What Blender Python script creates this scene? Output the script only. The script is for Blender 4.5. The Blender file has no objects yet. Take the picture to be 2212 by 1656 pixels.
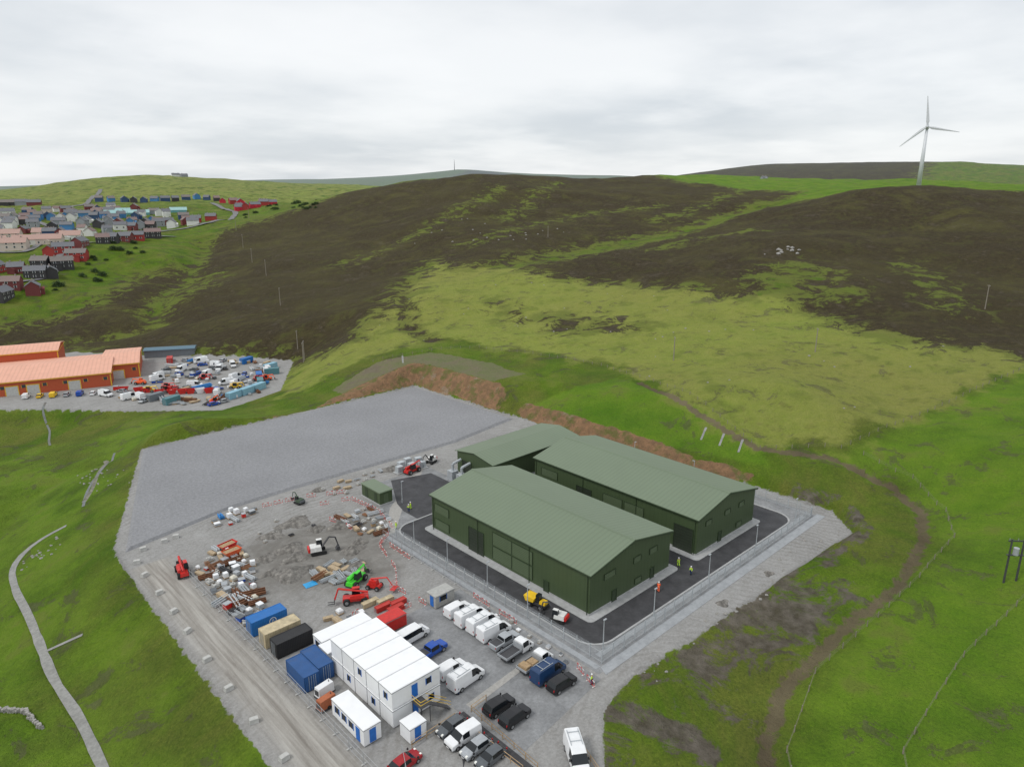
import bpy, math, random
import numpy as np
random.seed(7)
R=math.radians
SC=bpy.context.scene
COL=bpy.context.collection
# ------------------------------------------------------------ materials
MATS={}
def M(name,col,rough=.75,var=.12,scale=2.0,metal=0.0,bump=0.0,bscale=8.0,ribs=None,ribh=.02,dirt=0.0,fine=0.0,ribd=.8):
    if name in MATS: return MATS[name]
    m=bpy.data.materials.new(name);m.use_nodes=True;nt=m.node_tree;N=nt.nodes;L=nt.links
    b=N["Principled BSDF"];b.inputs["Roughness"].default_value=rough;b.inputs["Metallic"].default_value=metal
    tc=N.new("ShaderNodeTexCoord");no=N.new("ShaderNodeTexNoise");no.inputs["Scale"].default_value=scale;no.inputs["Detail"].default_value=5
    L.new(tc.outputs["Object"],no.inputs["Vector"])
    mr=N.new("ShaderNodeMapRange");mr.inputs[1].default_value=.3;mr.inputs[2].default_value=.7
    L.new(no.outputs["Fac"],mr.inputs[0])
    mx=N.new("ShaderNodeMix");mx.data_type='RGBA'
    mx.inputs[6].default_value=tuple(c*(1-var) for c in col)+(1,);mx.inputs[7].default_value=tuple(min(1,c*(1+var)) for c in col)+(1,)
    L.new(mr.outputs[0],mx.inputs[0]);last=mx.outputs[2]
    if fine>0:
        n4=N.new("ShaderNodeTexNoise");n4.inputs["Scale"].default_value=1.6;n4.inputs["Detail"].default_value=6;n4.inputs["Roughness"].default_value=.8
        L.new(tc.outputs["Object"],n4.inputs["Vector"])
        r4=N.new("ShaderNodeMapRange");r4.inputs[1].default_value=.35;r4.inputs[2].default_value=.65;r4.inputs[3].default_value=1-fine;r4.inputs[4].default_value=1+fine
        L.new(n4.outputs["Fac"],r4.inputs[0])
        v4=N.new("ShaderNodeVectorMath");v4.operation='SCALE';L.new(last,v4.inputs[0]);L.new(r4.outputs[0],v4.inputs[3]);last=v4.outputs[0]
    if dirt>0:
        n2=N.new("ShaderNodeTexNoise");n2.inputs["Scale"].default_value=.9;n2.inputs["Detail"].default_value=8
        L.new(tc.outputs["Object"],n2.inputs["Vector"])
        r2=N.new("ShaderNodeMapRange");r2.inputs[1].default_value=.5;r2.inputs[2].default_value=.75;r2.inputs[4].default_value=dirt
        L.new(n2.outputs["Fac"],r2.inputs[0])
        m2=N.new("ShaderNodeMix");m2.data_type='RGBA';m2.inputs[7].default_value=(.12,.10,.075,1)
        L.new(r2.outputs[0],m2.inputs[0]);L.new(last,m2.inputs[6]);last=m2.outputs[2]
    if ribs:
        ax,ay,az,per=ribs
        d=N.new("ShaderNodeVectorMath");d.operation='DOT_PRODUCT';d.inputs[1].default_value=(ax*6.2832/per,ay*6.2832/per,az*6.2832/per)
        L.new(tc.outputs["Object"],d.inputs[0])
        s=N.new("ShaderNodeMath");s.operation='SINE';L.new(d.outputs["Value"],s.inputs[0])
        s2=N.new("ShaderNodeMapRange");s2.inputs[1].default_value=.2;s2.inputs[2].default_value=.8;L.new(s.outputs[0],s2.inputs[0])
        hs=s2.outputs[0]
        m3=N.new("ShaderNodeMix");m3.data_type='RGBA';m3.blend_type='MULTIPLY';m3.inputs[7].default_value=(ribd,ribd,ribd,1)
        L.new(hs,m3.inputs[0]);L.new(last,m3.inputs[6]);last=m3.outputs[2]
        bp=N.new("ShaderNodeBump");bp.inputs["Distance"].default_value=ribh;bp.inputs["Strength"].default_value=.5
        L.new(hs,bp.inputs["Height"]);L.new(bp.outputs[0],b.inputs["Normal"])
    elif bump>0:
        n3=N.new("ShaderNodeTexNoise");n3.inputs["Scale"].default_value=bscale;n3.inputs["Detail"].default_value=5
        L.new(tc.outputs["Object"],n3.inputs["Vector"])
        bp=N.new("ShaderNodeBump");bp.inputs["Distance"].default_value=bump
        L.new(n3.outputs["Fac"],bp.inputs["Height"]);L.new(bp.outputs[0],b.inputs["Normal"])
    L.new(last,b.inputs["Base Color"]);MATS[name]=m;return m
glass=M("dark_glass",(.012,.015,.018),.12,.1)
rubber=M("rubber",(.02,.02,.02),.9)
rimm=M("rim_metal",(.35,.36,.37),.4,metal=.6)
galv=M("galvanised_steel",(.46,.49,.51),.45,metal=.3)
whitep=M("white_paint",(.78,.79,.8),.3,.03,dirt=.10)
blackp=M("black_paint",(.012,.012,.014),.2)
greyp=M("grey_paint",(.10,.11,.12),.25)
slvp=M("silver_paint",(.35,.37,.39),.3)
bluep=M("blue_paint",(.01,.07,.36),.25)
navyp=M("navy_paint",(.015,.045,.12),.25)
redp=M("red_paint",(.55,.02,.015),.4,dirt=.15)
dredp=M("dark_red_paint",(.32,.01,.015),.25)
greenp=M("lime_paint",(.06,.60,.03),.4,dirt=.15)
yelp=M("yellow_paint",(.78,.50,.02),.45,dirt=.2)
steel=M("dark_steel",(.07,.07,.075),.6,metal=.3)
light=M("lamp_lens",(.8,.8,.75),.2)
tail=M("tail_lens",(.4,.01,.01),.25)
timber=M("timber",(.36,.25,.14),.8,.25,4)
concrete=M("concrete",(.45,.45,.43),.9,.15,1.5,bump=.02)
rust=M("rusty_steel",(.16,.07,.035),.9,.4,1.5)
hivis=M("hi_vis_yellow",(.55,.85,.05),.7)
hiorange=M("hi_vis_orange",(.9,.13,.03),.7)
skin=M("skin",(.5,.3,.22),.6)
# ------------------------------------------------------------ mesh helper
class MB:
    def __init__(s): s.v=[];s.f=[];s.m=[]
    def add(s,vs,fs,mi=0):
        o=len(s.v);s.v+=[tuple(p) for p in vs];s.f+=[tuple(o+i for i in f) for f in fs];s.m+=[mi]*len(fs);return s
    def box(s,x0,x1,y0,y1,z0,z1,mi=0,t=0,ty=None):
        ty=t if ty is None else ty
        return s.add([(x0,y0,z0),(x1,y0,z0),(x1,y1,z0),(x0,y1,z0),(x0+t,y0+ty,z1),(x1-t,y0+ty,z1),(x1-t,y1-ty,z1),(x0+t,y1-ty,z1)],
            [(0,3,2,1),(4,5,6,7),(0,1,5,4),(1,2,6,5),(2,3,7,6),(3,0,4,7)],mi)
    def cyl(s,p0,p1,r0,r1=None,n=8,mi=0):
        r1=r0 if r1 is None else r1
        a=np.array(p0,float);b=np.array(p1,float);d=b-a;d/=np.linalg.norm(d)
        h=np.array([0,0,1.]) if abs(d[2])<.9 else np.array([1.,0,0])
        u=np.cross(d,h);u/=np.linalg.norm(u);w=np.cross(d,u);vs=[]
        for c,r in ((a,r0),(b,r1)):
            for i in range(n):
                t=2*math.pi*i/n;vs.append(c+r*(math.cos(t)*u+math.sin(t)*w))
        fs=[(i,(i+1)%n,n+(i+1)%n,n+i) for i in range(n)]+[tuple(range(n))[::-1],tuple(range(n,2*n))]
        return s.add(vs,fs,mi)
    def beam(s,p0,p1,w,h=None,mi=0):
        return s.cyl(p0,p1,w*.7,n=4,mi=mi)
    def extr(s,poly,z0,z1,mi=0):
        n=len(poly);return s.add([(x,y,z0) for x,y in poly]+[(x,y,z1) for x,y in poly],
            [tuple(range(n))[::-1],tuple(range(n,2*n))]+[(i,(i+1)%n,n+(i+1)%n,n+i) for i in range(n)],mi)
    def prof(s,poly,y0,y1,mi=0):
        n=len(poly);return s.add([(x,y0,z) for x,z in poly]+[(x,y1,z) for x,z in poly],
            [tuple(range(n)),tuple(range(n,2*n))[::-1]]+[(i,n+i,n+(i+1)%n,(i+1)%n) for i in range(n)],mi)
def mk(name,mb,mats,parent=None,loc=(0,0,0),rot=0,smooth=False,fix=True):
    me=bpy.data.meshes.new(name);me.from_pydata(mb.v,[],mb.f)
    if not isinstance(mats,(list,tuple)): mats=[mats]
    for m in mats: me.materials.append(m)
    if len(mats)>1: me.polygons.foreach_set("material_index",mb.m)
    if smooth: me.polygons.foreach_set("use_smooth",[True]*len(me.polygons))
    if fix:
        import bmesh
        bm=bmesh.new();bm.from_mesh(me);bmesh.ops.recalc_face_normals(bm,faces=bm.faces);bm.to_mesh(me);bm.free()
    me.update();o=bpy.data.objects.new(name,me);COL.objects.link(o)
    o.location=loc;o.rotation_euler=(0,0,rot) if not isinstance(rot,tuple) else rot
    if parent: o.parent=parent
    return o
def tag(o,label,cat,group=None):
    o["label"]=label;o["category"]=cat
    if group:o["group"]=group
    return o
def thing(name,label,cat,loc,rot=0,group=None):
    e=bpy.data.objects.new(name,None);e.empty_display_size=.5;COL.objects.link(e);e.location=loc
    e.rotation_euler=(0,0,rot);return tag(e,label,cat,group)
def dup(o,loc=None,rot=None,scale=None,parent=None):
    c=o.copy();COL.objects.link(c)
    for k in list(o.children):
        dup(k,parent=c)
    if parent is not None:
        c.parent=parent
    if loc is not None:c.location=loc
    if rot is not None:c.rotation_euler=(0,0,rot)
    if scale is not None:c.scale=scale
    return c
# ------------------------------------------------------------ terrain
CT="-78,40,-7;-58,23,-4;-64,83,-8;-62,149,-12;-39,139,-9;-27,223,-12;-47,204,-13;-19,206,-10;-44,257,-9;-8,223,-9;26,187,-8;28,271,-9;51,244,-8;-11,308,-9;-57,41,-4;-51,96,-6;1,171,-6;0,-35,-2;-10,-27,-1;-2,-22,-1;54,-26,2;28,-21,0;24,-34,0;19,-46,1;-52,77,0;-30,137,0;7,144,-1;38,146,1;62,147,6.5;73,130,7.5;73,108,7.5;80,92,8;70,243,0;37,370,-7;64,304,-1;-27,389,-13;20,311,-10;80,262,3;-14,459,2;16,486,5;76,498,5;132,391,10;162,322,14;233,598,27;255,468,32;275,367,35;161,584,18;64,564,21;82,808,33;167,797,31;262,776,33;186,1054,45;301,945,45;464,998,42;408,1531,90;148,1500,54;221,1500,70;298,1497,82;496,1448,83;599,1352,74;701,1256,68;382,664,67;403,603,75;428,552,79;537,518,79;738,536,82;870,549,84;920,364,79;684,311,65;738,398,70;944,204,73;529,128,71;473,153,63;539,63,62;494,216,53;405,245,42;306,255,33;219,255,26;163,252,22;370,359,43;332,436,50;428,414,57;477,342,53;316,562,48;285,659,44;323,129,39;229,190,25;258,149,31;247,91,27;403,81,43;296,45,27;374,26,35;246,-4,18;215,19,19;191,61,16;198,109,19;199,164,20;152,125,13;171,203,19;130,159,11;124,220,15;88,171,8;104,85,8.5;95,42,11;105,19,14;101,-8,8;134,5,11;152,-26,14;99,-38,11;64,-46,6;81,-30,4;37,-52,3;114,270,10;56,166,4;1148,631,62;1302,486,60;1456,341,60;2153,3322,110;2464,3030,153;2737,2773,122;3242,2573,122;3546,7501,122;3912,7157,131;1683,1019,108;1782,926,124;2009,713,126;2267,608,122;1722,435,118;1819,343,106;1562,1682,25;1043,2444,20;2492,1358,30;3148,742,60;-214,4173,0;6213,2253,0;6422,6858,-40;248,11970,-40;11912,1017,-40;813,739,55;597,874,45;-150,-140,-6;-227,70,-10;65,-204,2;-236,352,-10;347,-195,20;-43,-27,-1"
pts=np.array([[float(c) for c in p.split(",")] for p in CT.split(";")])
SOFT=15.0
def kern(a,b):
    d=((a[:,None,:]-b[None,:,:])**2).sum(-1);return np.sqrt(d+SOFT*SOFT)
n=len(pts);A=np.zeros((n+1,n+1));A[:n,:n]=kern(pts[:,:2],pts[:,:2]);A[n,:n]=1;A[:n,n]=1
w=np.linalg.solve(A,np.append(pts[:,2],0))
def rbf(q):
    out=np.zeros(len(q))
    for i in range(0,len(q),30000): out[i:i+30000]=kern(q[i:i+30000],pts[:,:2])@w[:n]+w[n]
    return out
def vn(x,y,s):
    xi=np.floor(x);yi=np.floor(y);fx=x-xi;fy=y-yi;fx=fx*fx*(3-2*fx);fy=fy*fy*(3-2*fy)
    h=lambda a,b:(np.sin(a*127.1+b*311.7+s*74.7)*43758.5453)%1.0
    return (h(xi,yi)*(1-fx)+h(xi+1,yi)*fx)*(1-fy)+(h(xi,yi+1)*(1-fx)+h(xi+1,yi+1)*fx)*fy
def fbm(x,y,s,o=4):
    t=0;a=.5
    for i in range(o): t=t+a*vn(x,y,s+i);x=x*2.03+5;y=y*2.03+9;a*=.5
    return t/(1-.5**o)
def sdist(q,poly):
    P=np.array(poly,float);n=len(P);d=np.full(len(q),1e9);ins=np.zeros(len(q),bool)
    for i in range(n):
        a=P[i];b=P[(i+1)%n];e=b-a;wv=q-a
        t=np.clip((wv@e)/(e@e),0,1);dd=wv-t[:,None]*e
        d=np.minimum(d,(dd**2).sum(1))
        c=((a[1]<=q[:,1])&(b[1]>q[:,1]))|((b[1]<=q[:,1])&(a[1]>q[:,1]))
        if abs(e[1])>1e-9:
            xx=a[0]+(q[:,1]-a[1])/e[1]*e[0];ins^=c&(q[:,0]<xx)
    d=np.sqrt(d);return np.where(ins,-d,d)
def ldist(q,line):
    P=np.array(line,float);d=np.full(len(q),1e9)
    for i in range(len(P)-1):
        a=P[i];b=P[i+1];e=b-a;wv=q-a;t=np.clip((wv@e)/(e@e),0,1);dd=wv-t[:,None]*e
        d=np.minimum(d,(dd**2).sum(1))
    return np.sqrt(d)
SITE=[(-51.5,80),(-30,135.5),(62,136),(64,84),(66,50),(69,6),(69,-11),(62,-18),(29,-16),(-9.4,-14),(-16,-16),(-24,-23),(-30,-45),(-56,-45),(-53,5),(-52.5,60)]
YARD=[(-62,255),(-32,228),(-11,204),(10,184),(36,192),(64,236),(50,262),(23,292),(-5,330),(-62,350)]
TRACK=[(98,64),(88,37),(81,13),(86,-4),(85,-18),(78,-26),(64,-31),(46,-33),(29,-31),(10,-30),(-2,-33),(-20,-45)]
GUL=[(170,609),(126,524),(100,472),(66,426),(47,370),(23,364),(-40,380)]
BAND=[(545,250),(405,245),(307,255),(216,252),(169,255)]
DIT=[(155,271),(120,225),(100,190),(92,165)]
def sm(a,b,x):
    t=np.clip((x-a)/(b-a),0,1);return t*t*(3-2*t)
def height(x,y,full=False):
    x=np.atleast_1d(np.asarray(x,float));y=np.atleast_1d(np.asarray(y,float));q=np.stack([x,y],-1)
    h=rbf(q);ds=sdist(q,SITE);dy=sdist(q,YARD);r=np.hypot(x-20,y-40)
    off=np.clip(ds/25,0,1)*np.clip(dy/25,0,1)
    h=h+off*((fbm(x/9,y/9,3,3)-.5)*1.5+(fbm(x/55,y/55,8,3)-.5)*np.clip(r/55,1,8)*(r<1500))
    h=h-off*4*np.exp(-(ldist(q,GUL)/12)**2)-.9*off*np.exp(-(ldist(q,TRACK)/1.5)**2)-4*np.exp(-(ldist(q,BAND)/22)**2)-1.5*off*np.exp(-(ldist(q,DIT)/5)**2)
    wob=(fbm(x/4,y/4,21,3)-.5)*1.3
    dd=np.maximum(ds,0);dw=np.maximum(dd+wob*np.clip(dd/3,0,1),0)
    H=2.2+1.6*sm(15,60,y)+2.8*sm(86,100,y)
    up=np.minimum(dw*1.05,H)+np.clip(dw-H/1.05,0,None)*.29
    lo=-.42*dd
    h=np.where(ds<200,np.clip(h,lo,np.where(ds>0,up,0)),h);h=np.where(ds<=0,0,h)
    d2=np.maximum(dy,0);h=np.where(dy<120,np.clip(h,-9-.5*d2,-9+.5*d2),h)
    if full:return h,ds,dy,q,H
    return h
def hz(x,y): return float(height(x,y)[0])
def axis(lo,hi,a,b,s0,g,cap):
    v=list(np.arange(a,b+.01,s0));s=s0;p=b
    while p<hi: s=min(s*(1+g),cap);p+=s;v.append(p)
    s=s0;p=a
    while p>lo: s=min(s*(1+g),cap);p-=s;v.insert(0,p)
    return np.array(v)
ax=axis(-3000,13000,-85,125,1.0,.028,260);ay=axis(-600,13000,-60,150,1.0,.028,260)
GX,GY=np.meshgrid(ax,ay);gx=GX.ravel();gy=GY.ravel()
gz,ds,dy,q,Hc=height(gx,gy,True)
nx=len(ax);ny=len(ay)
I=np.arange(nx*ny).reshape(ny,nx)
quads=np.stack([I[:-1,:-1],I[:-1,1:],I[1:,1:],I[1:,:-1]],-1).reshape(-1,4)
me=bpy.data.meshes.new("ground");me.vertices.add(nx*ny)
me.vertices.foreach_set("co",np.stack([gx,gy,gz],-1).ravel())
me.loops.add(quads.size);me.loops.foreach_set("vertex_index",quads.ravel())
me.polygons.add(len(quads));me.polygons.foreach_set("loop_start",np.arange(0,quads.size,4));me.polygons.foreach_set("loop_total",np.full(len(quads),4))
me.polygons.foreach_set("use_smooth",np.ones(len(quads),bool));me.update(calc_edges=True)
ground=bpy.data.objects.new("ground",me);COL.objects.link(ground);ground["kind"]="structure"
def inside(poly,soft): return sm(soft,-soft,sdist(q,poly))
H1=[(-60,425),(4,419),(46,447),(76,499),(126,524),(167,612),(222,656),(283,654),(373,680),(450,600),(720,540),(600,250),(504,254),(377,247),(307,255),(227,242),(187,261),(207,314),(155,271),(126,238),(95,216),(68,204),(62,228),(55,251),(18,307),(-28,379),(-80,385)]
H2=[(206,245),(235,231),(312,220),(401,223),(500,222),(500,165),(560,120),(600,40),(560,-160),(330,-160),(230,-60),(196,-17),(199,-1),(196,20),(202,39),(212,62),(224,78),(214,96),(216,121),(211,159),(201,199)]
H3=[(1300,2200),(1060,1000),(1060,800),(1190,660),(1340,515),(1480,440),(1640,480),(2600,640),(3300,1400),(2500,3000)]
LI=[(244,113),(284,104),(270,68),(233,54),(225,75),(212,85)]
HP=[(143,187),(153,153),(162,108),(147,101),(131,132),(136,165)]
LM=[(207,314),(155,271),(84,216),(60,224),(23,172),(56,168),(96,162),(108,88),(81,13),(89,-3),(179,-21),(240,-40),(230,0),(202,39),(224,78),(216,121),(211,200),(206,245)]
MUD=[(22,-12),(38,-16),(44,-26),(34,-29),(25,-29),(9,-23),(-8,-17),(3,-12)]
MUD2=[(-8,-17),(3,-14),(8,-21),(0,-28),(-12,-30),(-15,-20)]
PLT=[(560,240),(720,560),(900,900),(1500,500),(1500,-200),(620,-100),(575,100),(500,215)]
EMB=[(67,82),(98,74),(92,37),(85,15),(76,8),(69,40)]
FR=[(82,13),(91,-3),(179,-21),(260,-60),(240,-160),(-60,-160),(-30,-45),(10,-32),(64,-32),(85,-18)]
FL=[(-53,-45),(-53,80),(-31,137),(20,140),(10,180),(-60,200),(-160,160),(-160,-80)]
PANEL=[(36,141),(60,142.5),(69,136),(70,103),(82,100),(84,124),(78,148),(60,158),(38,153)]
r=np.hypot(gx+81,gy+67)
heather=np.maximum(inside(H1,20),inside(H2,16));heather=heather*(1-inside(LI,16)*.6)
heather=heather*(1-.60*np.exp(-(ldist(q,BAND)/18)**2))*(1-.6*np.exp(-(ldist(q,GUL)/8)**2))
STK=[[(480,330),(400,350),(330,345),(250,330)],[(420,480),(340,440),(260,400),(180,380)],[(640,330),(520,300),(420,290)],[(360,170),(320,190),(290,200)],[(120,470),(90,420),(50,400)],[(320,60),(290,40),(250,20)],[(500,480),(400,420),(330,380)]]
for s_ in STK: heather=heather*(1-.46*np.exp(-(ldist(q,s_)/11)**2))
heather=np.maximum(heather,inside(HP,18)*.47);heather=np.maximum(heather,.5*np.exp(-(ldist(q,DIT)/6)**2))
heather=np.maximum(heather,inside(H3,40))
lime=np.maximum(inside(LM,10),sm(900,1300,r)*(gx<760)*.6)
site=sm(.8,-.2,ds);yard=sm(1.5,-.5,dy);gravel=np.maximum(site,yard)
hill=(gz>.35)&(ds>0)&(gx>8)&(gy>-5)
rw=Hc/1.05+.5
rock=np.where(hill,sm(rw+1.2,rw-.6,ds+(fbm(gx/6,gy/6,5,3)-.5)*2.2),0)*sm(0,20,gy)
rock=rock*(1-.9*np.exp(-((gy-90)/6)**2)*(gx>60))
band2=inside(PANEL,1.2)*(1-rock)*(ds>0)
mud=np.maximum(np.maximum(inside(MUD,5),inside(MUD2,4)*.8)*.85,np.where((ds>0)&(ds<4.5)&(gy<0),.6,0))
track=np.exp(-(ldist(q,TRACK)/1.35)**2)
painted_haze=sm(600,4500,r)  # mask for aerial haze painted into the ground colour, growing with distance
plat=np.maximum(inside(PLT,30),np.maximum(np.maximum(inside(EMB,2.5)*1.0,inside(FL,12)*.5),inside(FR,12)*.85))
def catt(name,a,b,c,d=None):
    at=me.color_attributes.new(name,'FLOAT_COLOR','POINT')
    arr=np.stack([a,b,c,np.ones_like(a) if d is None else d],-1).astype(np.float32);at.data.foreach_set("color",arr.ravel())
catt("mA",heather,lime,gravel);catt("mB",rock,mud,track);catt("mC",painted_haze,plat,band2)
haul=np.exp(-((gx+48)/3.6)**4)*(gy<70)
cut=sm(24,6,np.hypot((gx+23)/1.2,gy-50))
catt("mD",haul,yard,cut)
def groundmat():
    m=bpy.data.materials.new("terrain");m.use_nodes=True;nt=m.node_tree;N=nt.nodes;L=nt.links;b=N["Principled BSDF"];b.inputs["Roughness"].default_value=.95
    b.inputs["Specular IOR Level"].default_value=.15
    g=N.new("ShaderNodeNewGeometry")
    def noise(s,det=5,ro=.6,lo=.35,hi=.65,dist=0,sc=None):
        a=N.new("ShaderNodeTexNoise");a.inputs["Scale"].default_value=s;a.inputs["Detail"].default_value=det;a.inputs["Roughness"].default_value=ro;a.inputs["Distortion"].default_value=dist
        src=g.outputs["Position"]
        if sc:
            mp=N.new("ShaderNodeMapping");mp.inputs["Scale"].default_value=sc;L.new(src,mp.inputs[0]);src=mp.outputs[0]
        L.new(src,a.inputs["Vector"])
        r=N.new("ShaderNodeMapRange");r.inputs[1].default_value=lo;r.inputs[2].default_value=hi;L.new(a.outputs["Fac"],r.inputs[0]);return r.outputs[0]
    def att(nm):
        a=N.new("ShaderNodeAttribute");a.attribute_name=nm;s=N.new("ShaderNodeSeparateColor");L.new(a.outputs["Color"],s.inputs[0]);return s.outputs
    def mix(f,a,b2):
        x=N.new("ShaderNodeMix");x.data_type='RGBA'
        for i,v in ((6,a),(7,b2)):
            if isinstance(v,tuple): x.inputs[i].default_value=(*v,1)
            else:L.new(v,x.inputs[i])
        if isinstance(f,float): x.inputs[0].default_value=f
        else:L.new(f,x.inputs[0])
        return x.outputs[2]
    def ma(op,a,b2):
        x=N.new("ShaderNodeMath");x.operation=op
        for i,v in ((0,a),(1,b2)):
            if isinstance(v,(int,float)): x.inputs[i].default_value=v
            else:L.new(v,x.inputs[i])
        return x.outputs[0]
    def edge(mask,ns,amp,lo=.4,hi=.6):
        s=ma('ADD',mask,ma('MULTIPLY',ma('SUBTRACT',ns,.5),amp))
        r=N.new("ShaderNodeMapRange");r.interpolation_type='SMOOTHSTEP';r.inputs[1].default_value=lo;r.inputs[2].default_value=hi;L.new(s,r.inputs[0]);return r.outputs[0]
    A_=att("mA");B_=att("mB");C_=att("mC");D_=att("mD")
    nm=noise(.07,6,.62);ns=noise(.45,5,.65);nf=noise(2.2,4,.75,.34,.66);nst=noise(.03,6,.68,.42,.62,1.2);nl=noise(.011,4,.55,.38,.62)
    mott=noise(.16,7,.72,.56,.68);mot2=noise(.10,7,.75,.42,.60,.6)
    grass=mix(nm,(.086,.165,.010),(.160,.250,.018))
    grass=mix(ma('MULTIPLY',nst,.65),grass,(.205,.190,.048))
    grass=mix(ma('MULTIPLY',mot2,.35),grass,(.055,.095,.012))
    grass=mix(ma('MULTIPLY',nf,.50),grass,(.035,.062,.008))
    limec=mix(nm,(.290,.330,.062),(.215,.295,.040))
    limec=mix(ma('MULTIPLY',nl,.5),limec,(.270,.245,.070))
    limec=mix(ma('MULTIPLY',mott,.65),limec,(.105,.098,.030))
    limec=mix(ma('MULTIPLY',mot2,.30),limec,(.150,.195,.035))
    limec=mix(ma('MULTIPLY',ns,.28),limec,(.36,.34,.12))
    limec=mix(ma('MULTIPLY',nf,.35),limec,(.10,.115,.025))
    hc=mix(ns,(.044,.035,.018),(.078,.061,.031))
    hc=mix(ma('MULTIPLY',noise(.028,7,.70,.50,.68,.8),.68),hc,(.135,.130,.038))
    hc=mix(ma('MULTIPLY',nl,.5),hc,(.082,.070,.030))
    hc=mix(ma('MULTIPLY',nf,.5),hc,(.022,.018,.009))
    fresh=mix(nm,(.092,.205,.010),(.180,.295,.022));fresh=mix(ma('MULTIPLY',mot2,.3),fresh,(.15,.20,.03))
    col=mix(ma('MULTIPLY',edge(C_[1],nm,.5,.15,.85),.92),grass,fresh)
    col=mix(ma('MULTIPLY',ma('MULTIPLY',nf,C_[1]),.40),col,(.04,.085,.01))
    col=mix(edge(A_[1],nm,.9,.25,.75),col,limec)
    olive=mix(nm,(.16,.165,.045),(.12,.15,.030))
    hm=edge(A_[0],mot2,.85,.25,.68)
    col=mix(ma('MULTIPLY',edge(A_[0],nm,.6,.1,.4),.65),col,olive)
    col=mix(hm,col,hc)
    sb=mix(mot2,(.17,.18,.09),(.215,.18,.125));col=mix(ma('MULTIPLY',edge(C_[2],ns,.5,.3,.6),.85),col,sb)
    mudc=mix(ns,(.085,.07,.055),(.18,.155,.135));col=mix(ma('MULTIPLY',edge(B_[1],mot2,1.0,.35,.8),.92),col,mudc)
    rk=mix(ns,(.38,.22,.12),(.22,.14,.08));rk=mix(ma('MULTIPLY',mott,.7),rk,(.38,.33,.25));rk=mix(ma('MULTIPLY',noise(.25,5,.7,.50,.62),.85),rk,(.13,.16,.04))
    rk=mix(ma('MULTIPLY',nf,.45),rk,(.13,.085,.05))
    col=mix(edge(B_[0],ns,.5,.35,.6),col,rk)
    col=mix(ma('MULTIPLY',edge(B_[2],ns,.7,.35,.75),.9),col,mix(nm,(.11,.085,.055),(.20,.16,.105)))
    gr=mix(nm,(.215,.213,.207),(.315,.313,.306));gr=mix(ma('MULTIPLY',ns,.5),gr,(.175,.168,.155));gr=mix(ma('MULTIPLY',nf,.5),gr,(.42,.415,.405))
    vl=N.new("ShaderNodeVectorMath");vl.operation='DISTANCE';vl.inputs[1].default_value=(-8,-30,0);L.new(g.outputs["Position"],vl.inputs[0])
    arc=ma('SINE',ma('ADD',ma('MULTIPLY',vl.outputs["Value"],4.2),ma('MULTIPLY',nm,9.0)),0.0)
    arc=ma('MULTIPLY',ma('MAXIMUM',arc,0.0),ma('MULTIPLY',nst,.4));gr=mix(arc,gr,(.15,.14,.125))
    gr=mix(ma('MULTIPLY',edge(D_[2],nm,.8,.2,.9),.75),gr,mix(mot2,mix(ns,(.23,.22,.20),(.155,.146,.13)),(.125,.115,.10)))
    gr=mix(ma('MULTIPLY',D_[0],.8),gr,mix(noise(1.0,5,.6,.3,.7,.3,(1.3,.06,1)),(.19,.17,.145),(.46,.44,.40)))
    col=mix(edge(A_[2],ns,.5),col,gr)
    col=mix(ma('MULTIPLY',C_[0],.7),col,(.22,.255,.275))  # baked aerial perspective: far terrain tinted bluish grey in its base colour
    L.new(col,b.inputs["Base Color"])
    bp=N.new("ShaderNodeBump");bp.inputs["Distance"].default_value=.6;bp.inputs["Strength"].default_value=1.0
    hh=ma('ADD',ma('MULTIPLY',ns,.8),ma('MULTIPLY',nf,.3));hh=ma('MULTIPLY',hh,ma('SUBTRACT',1.0,ma('MULTIPLY',A_[2],.85)))
    L.new(hh,bp.inputs["Height"]);L.new(bp.outputs[0],b.inputs["Normal"]);return m
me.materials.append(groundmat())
# ------------------------------------------------------------ flat works
def struct(name,mb,mat): 
    o=mk(name,mb,mat);o["kind"]="structure";return o
padm=M("pad_gravel",(.232,.235,.245),.95,.08,.05,bump=.06,bscale=3,fine=.2)
asph=M("asphalt",(.048,.048,.052),.75,.3,.4,bump=.01,bscale=20,fine=.12)
conc2=M("kerb_concrete",(.38,.385,.385),.9,.12,1,fine=.06)
greyg=M("grey_gravel",(.225,.23,.235),.95,.18,.3,bump=.03,bscale=6,fine=.2)
mb=MB();P0=[(-50.5,77),(-30,134.6),(61.5,134.8),(62.5,85),(37,81),(-12,82.5),(-28,82.2)];cx,cy=10,105
n_=len(P0);inn=[(x+(cx-x)*.02,y+(cy-y)*.03) for x,y in P0]
mb.add([(x,y,-.05) for x,y in P0]+[(x,y,.55) for x,y in inn],[tuple(range(n_,2*n_))]+[(i,(i+1)%n_,n_+(i+1)%n_,n_+i) for i in range(n_)])
struct("gravel_pad",mb,padm)
def ring(ox0,ox1,oy0,oy1,r,z,steps=6):
    out=[]
    for cx,cy,a0 in ((ox1-r,oy0+r,-90),(ox1-r,oy1-r,0),(ox0+r,oy1-r,90),(ox0+r,oy0+r,180)):
        for i in range(steps+1):
            a=R(a0+90*i/steps);out.append((cx+r*math.cos(a),cy+r*math.sin(a)))
    return out
struct("grey_gravel_apron",MB().extr([(-10,-10.6),(65.5,-10.4),(66,4),(64.5,49),(20,50),(20,72),(0,72),(-3,56),(-7.4,50),(-9.6,46)],-.05,.02),greyg)
struct("access_road",MB().extr(ring(-6.2,60.5,-6.6,49,4,0),-.05,.05),asph)
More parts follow.
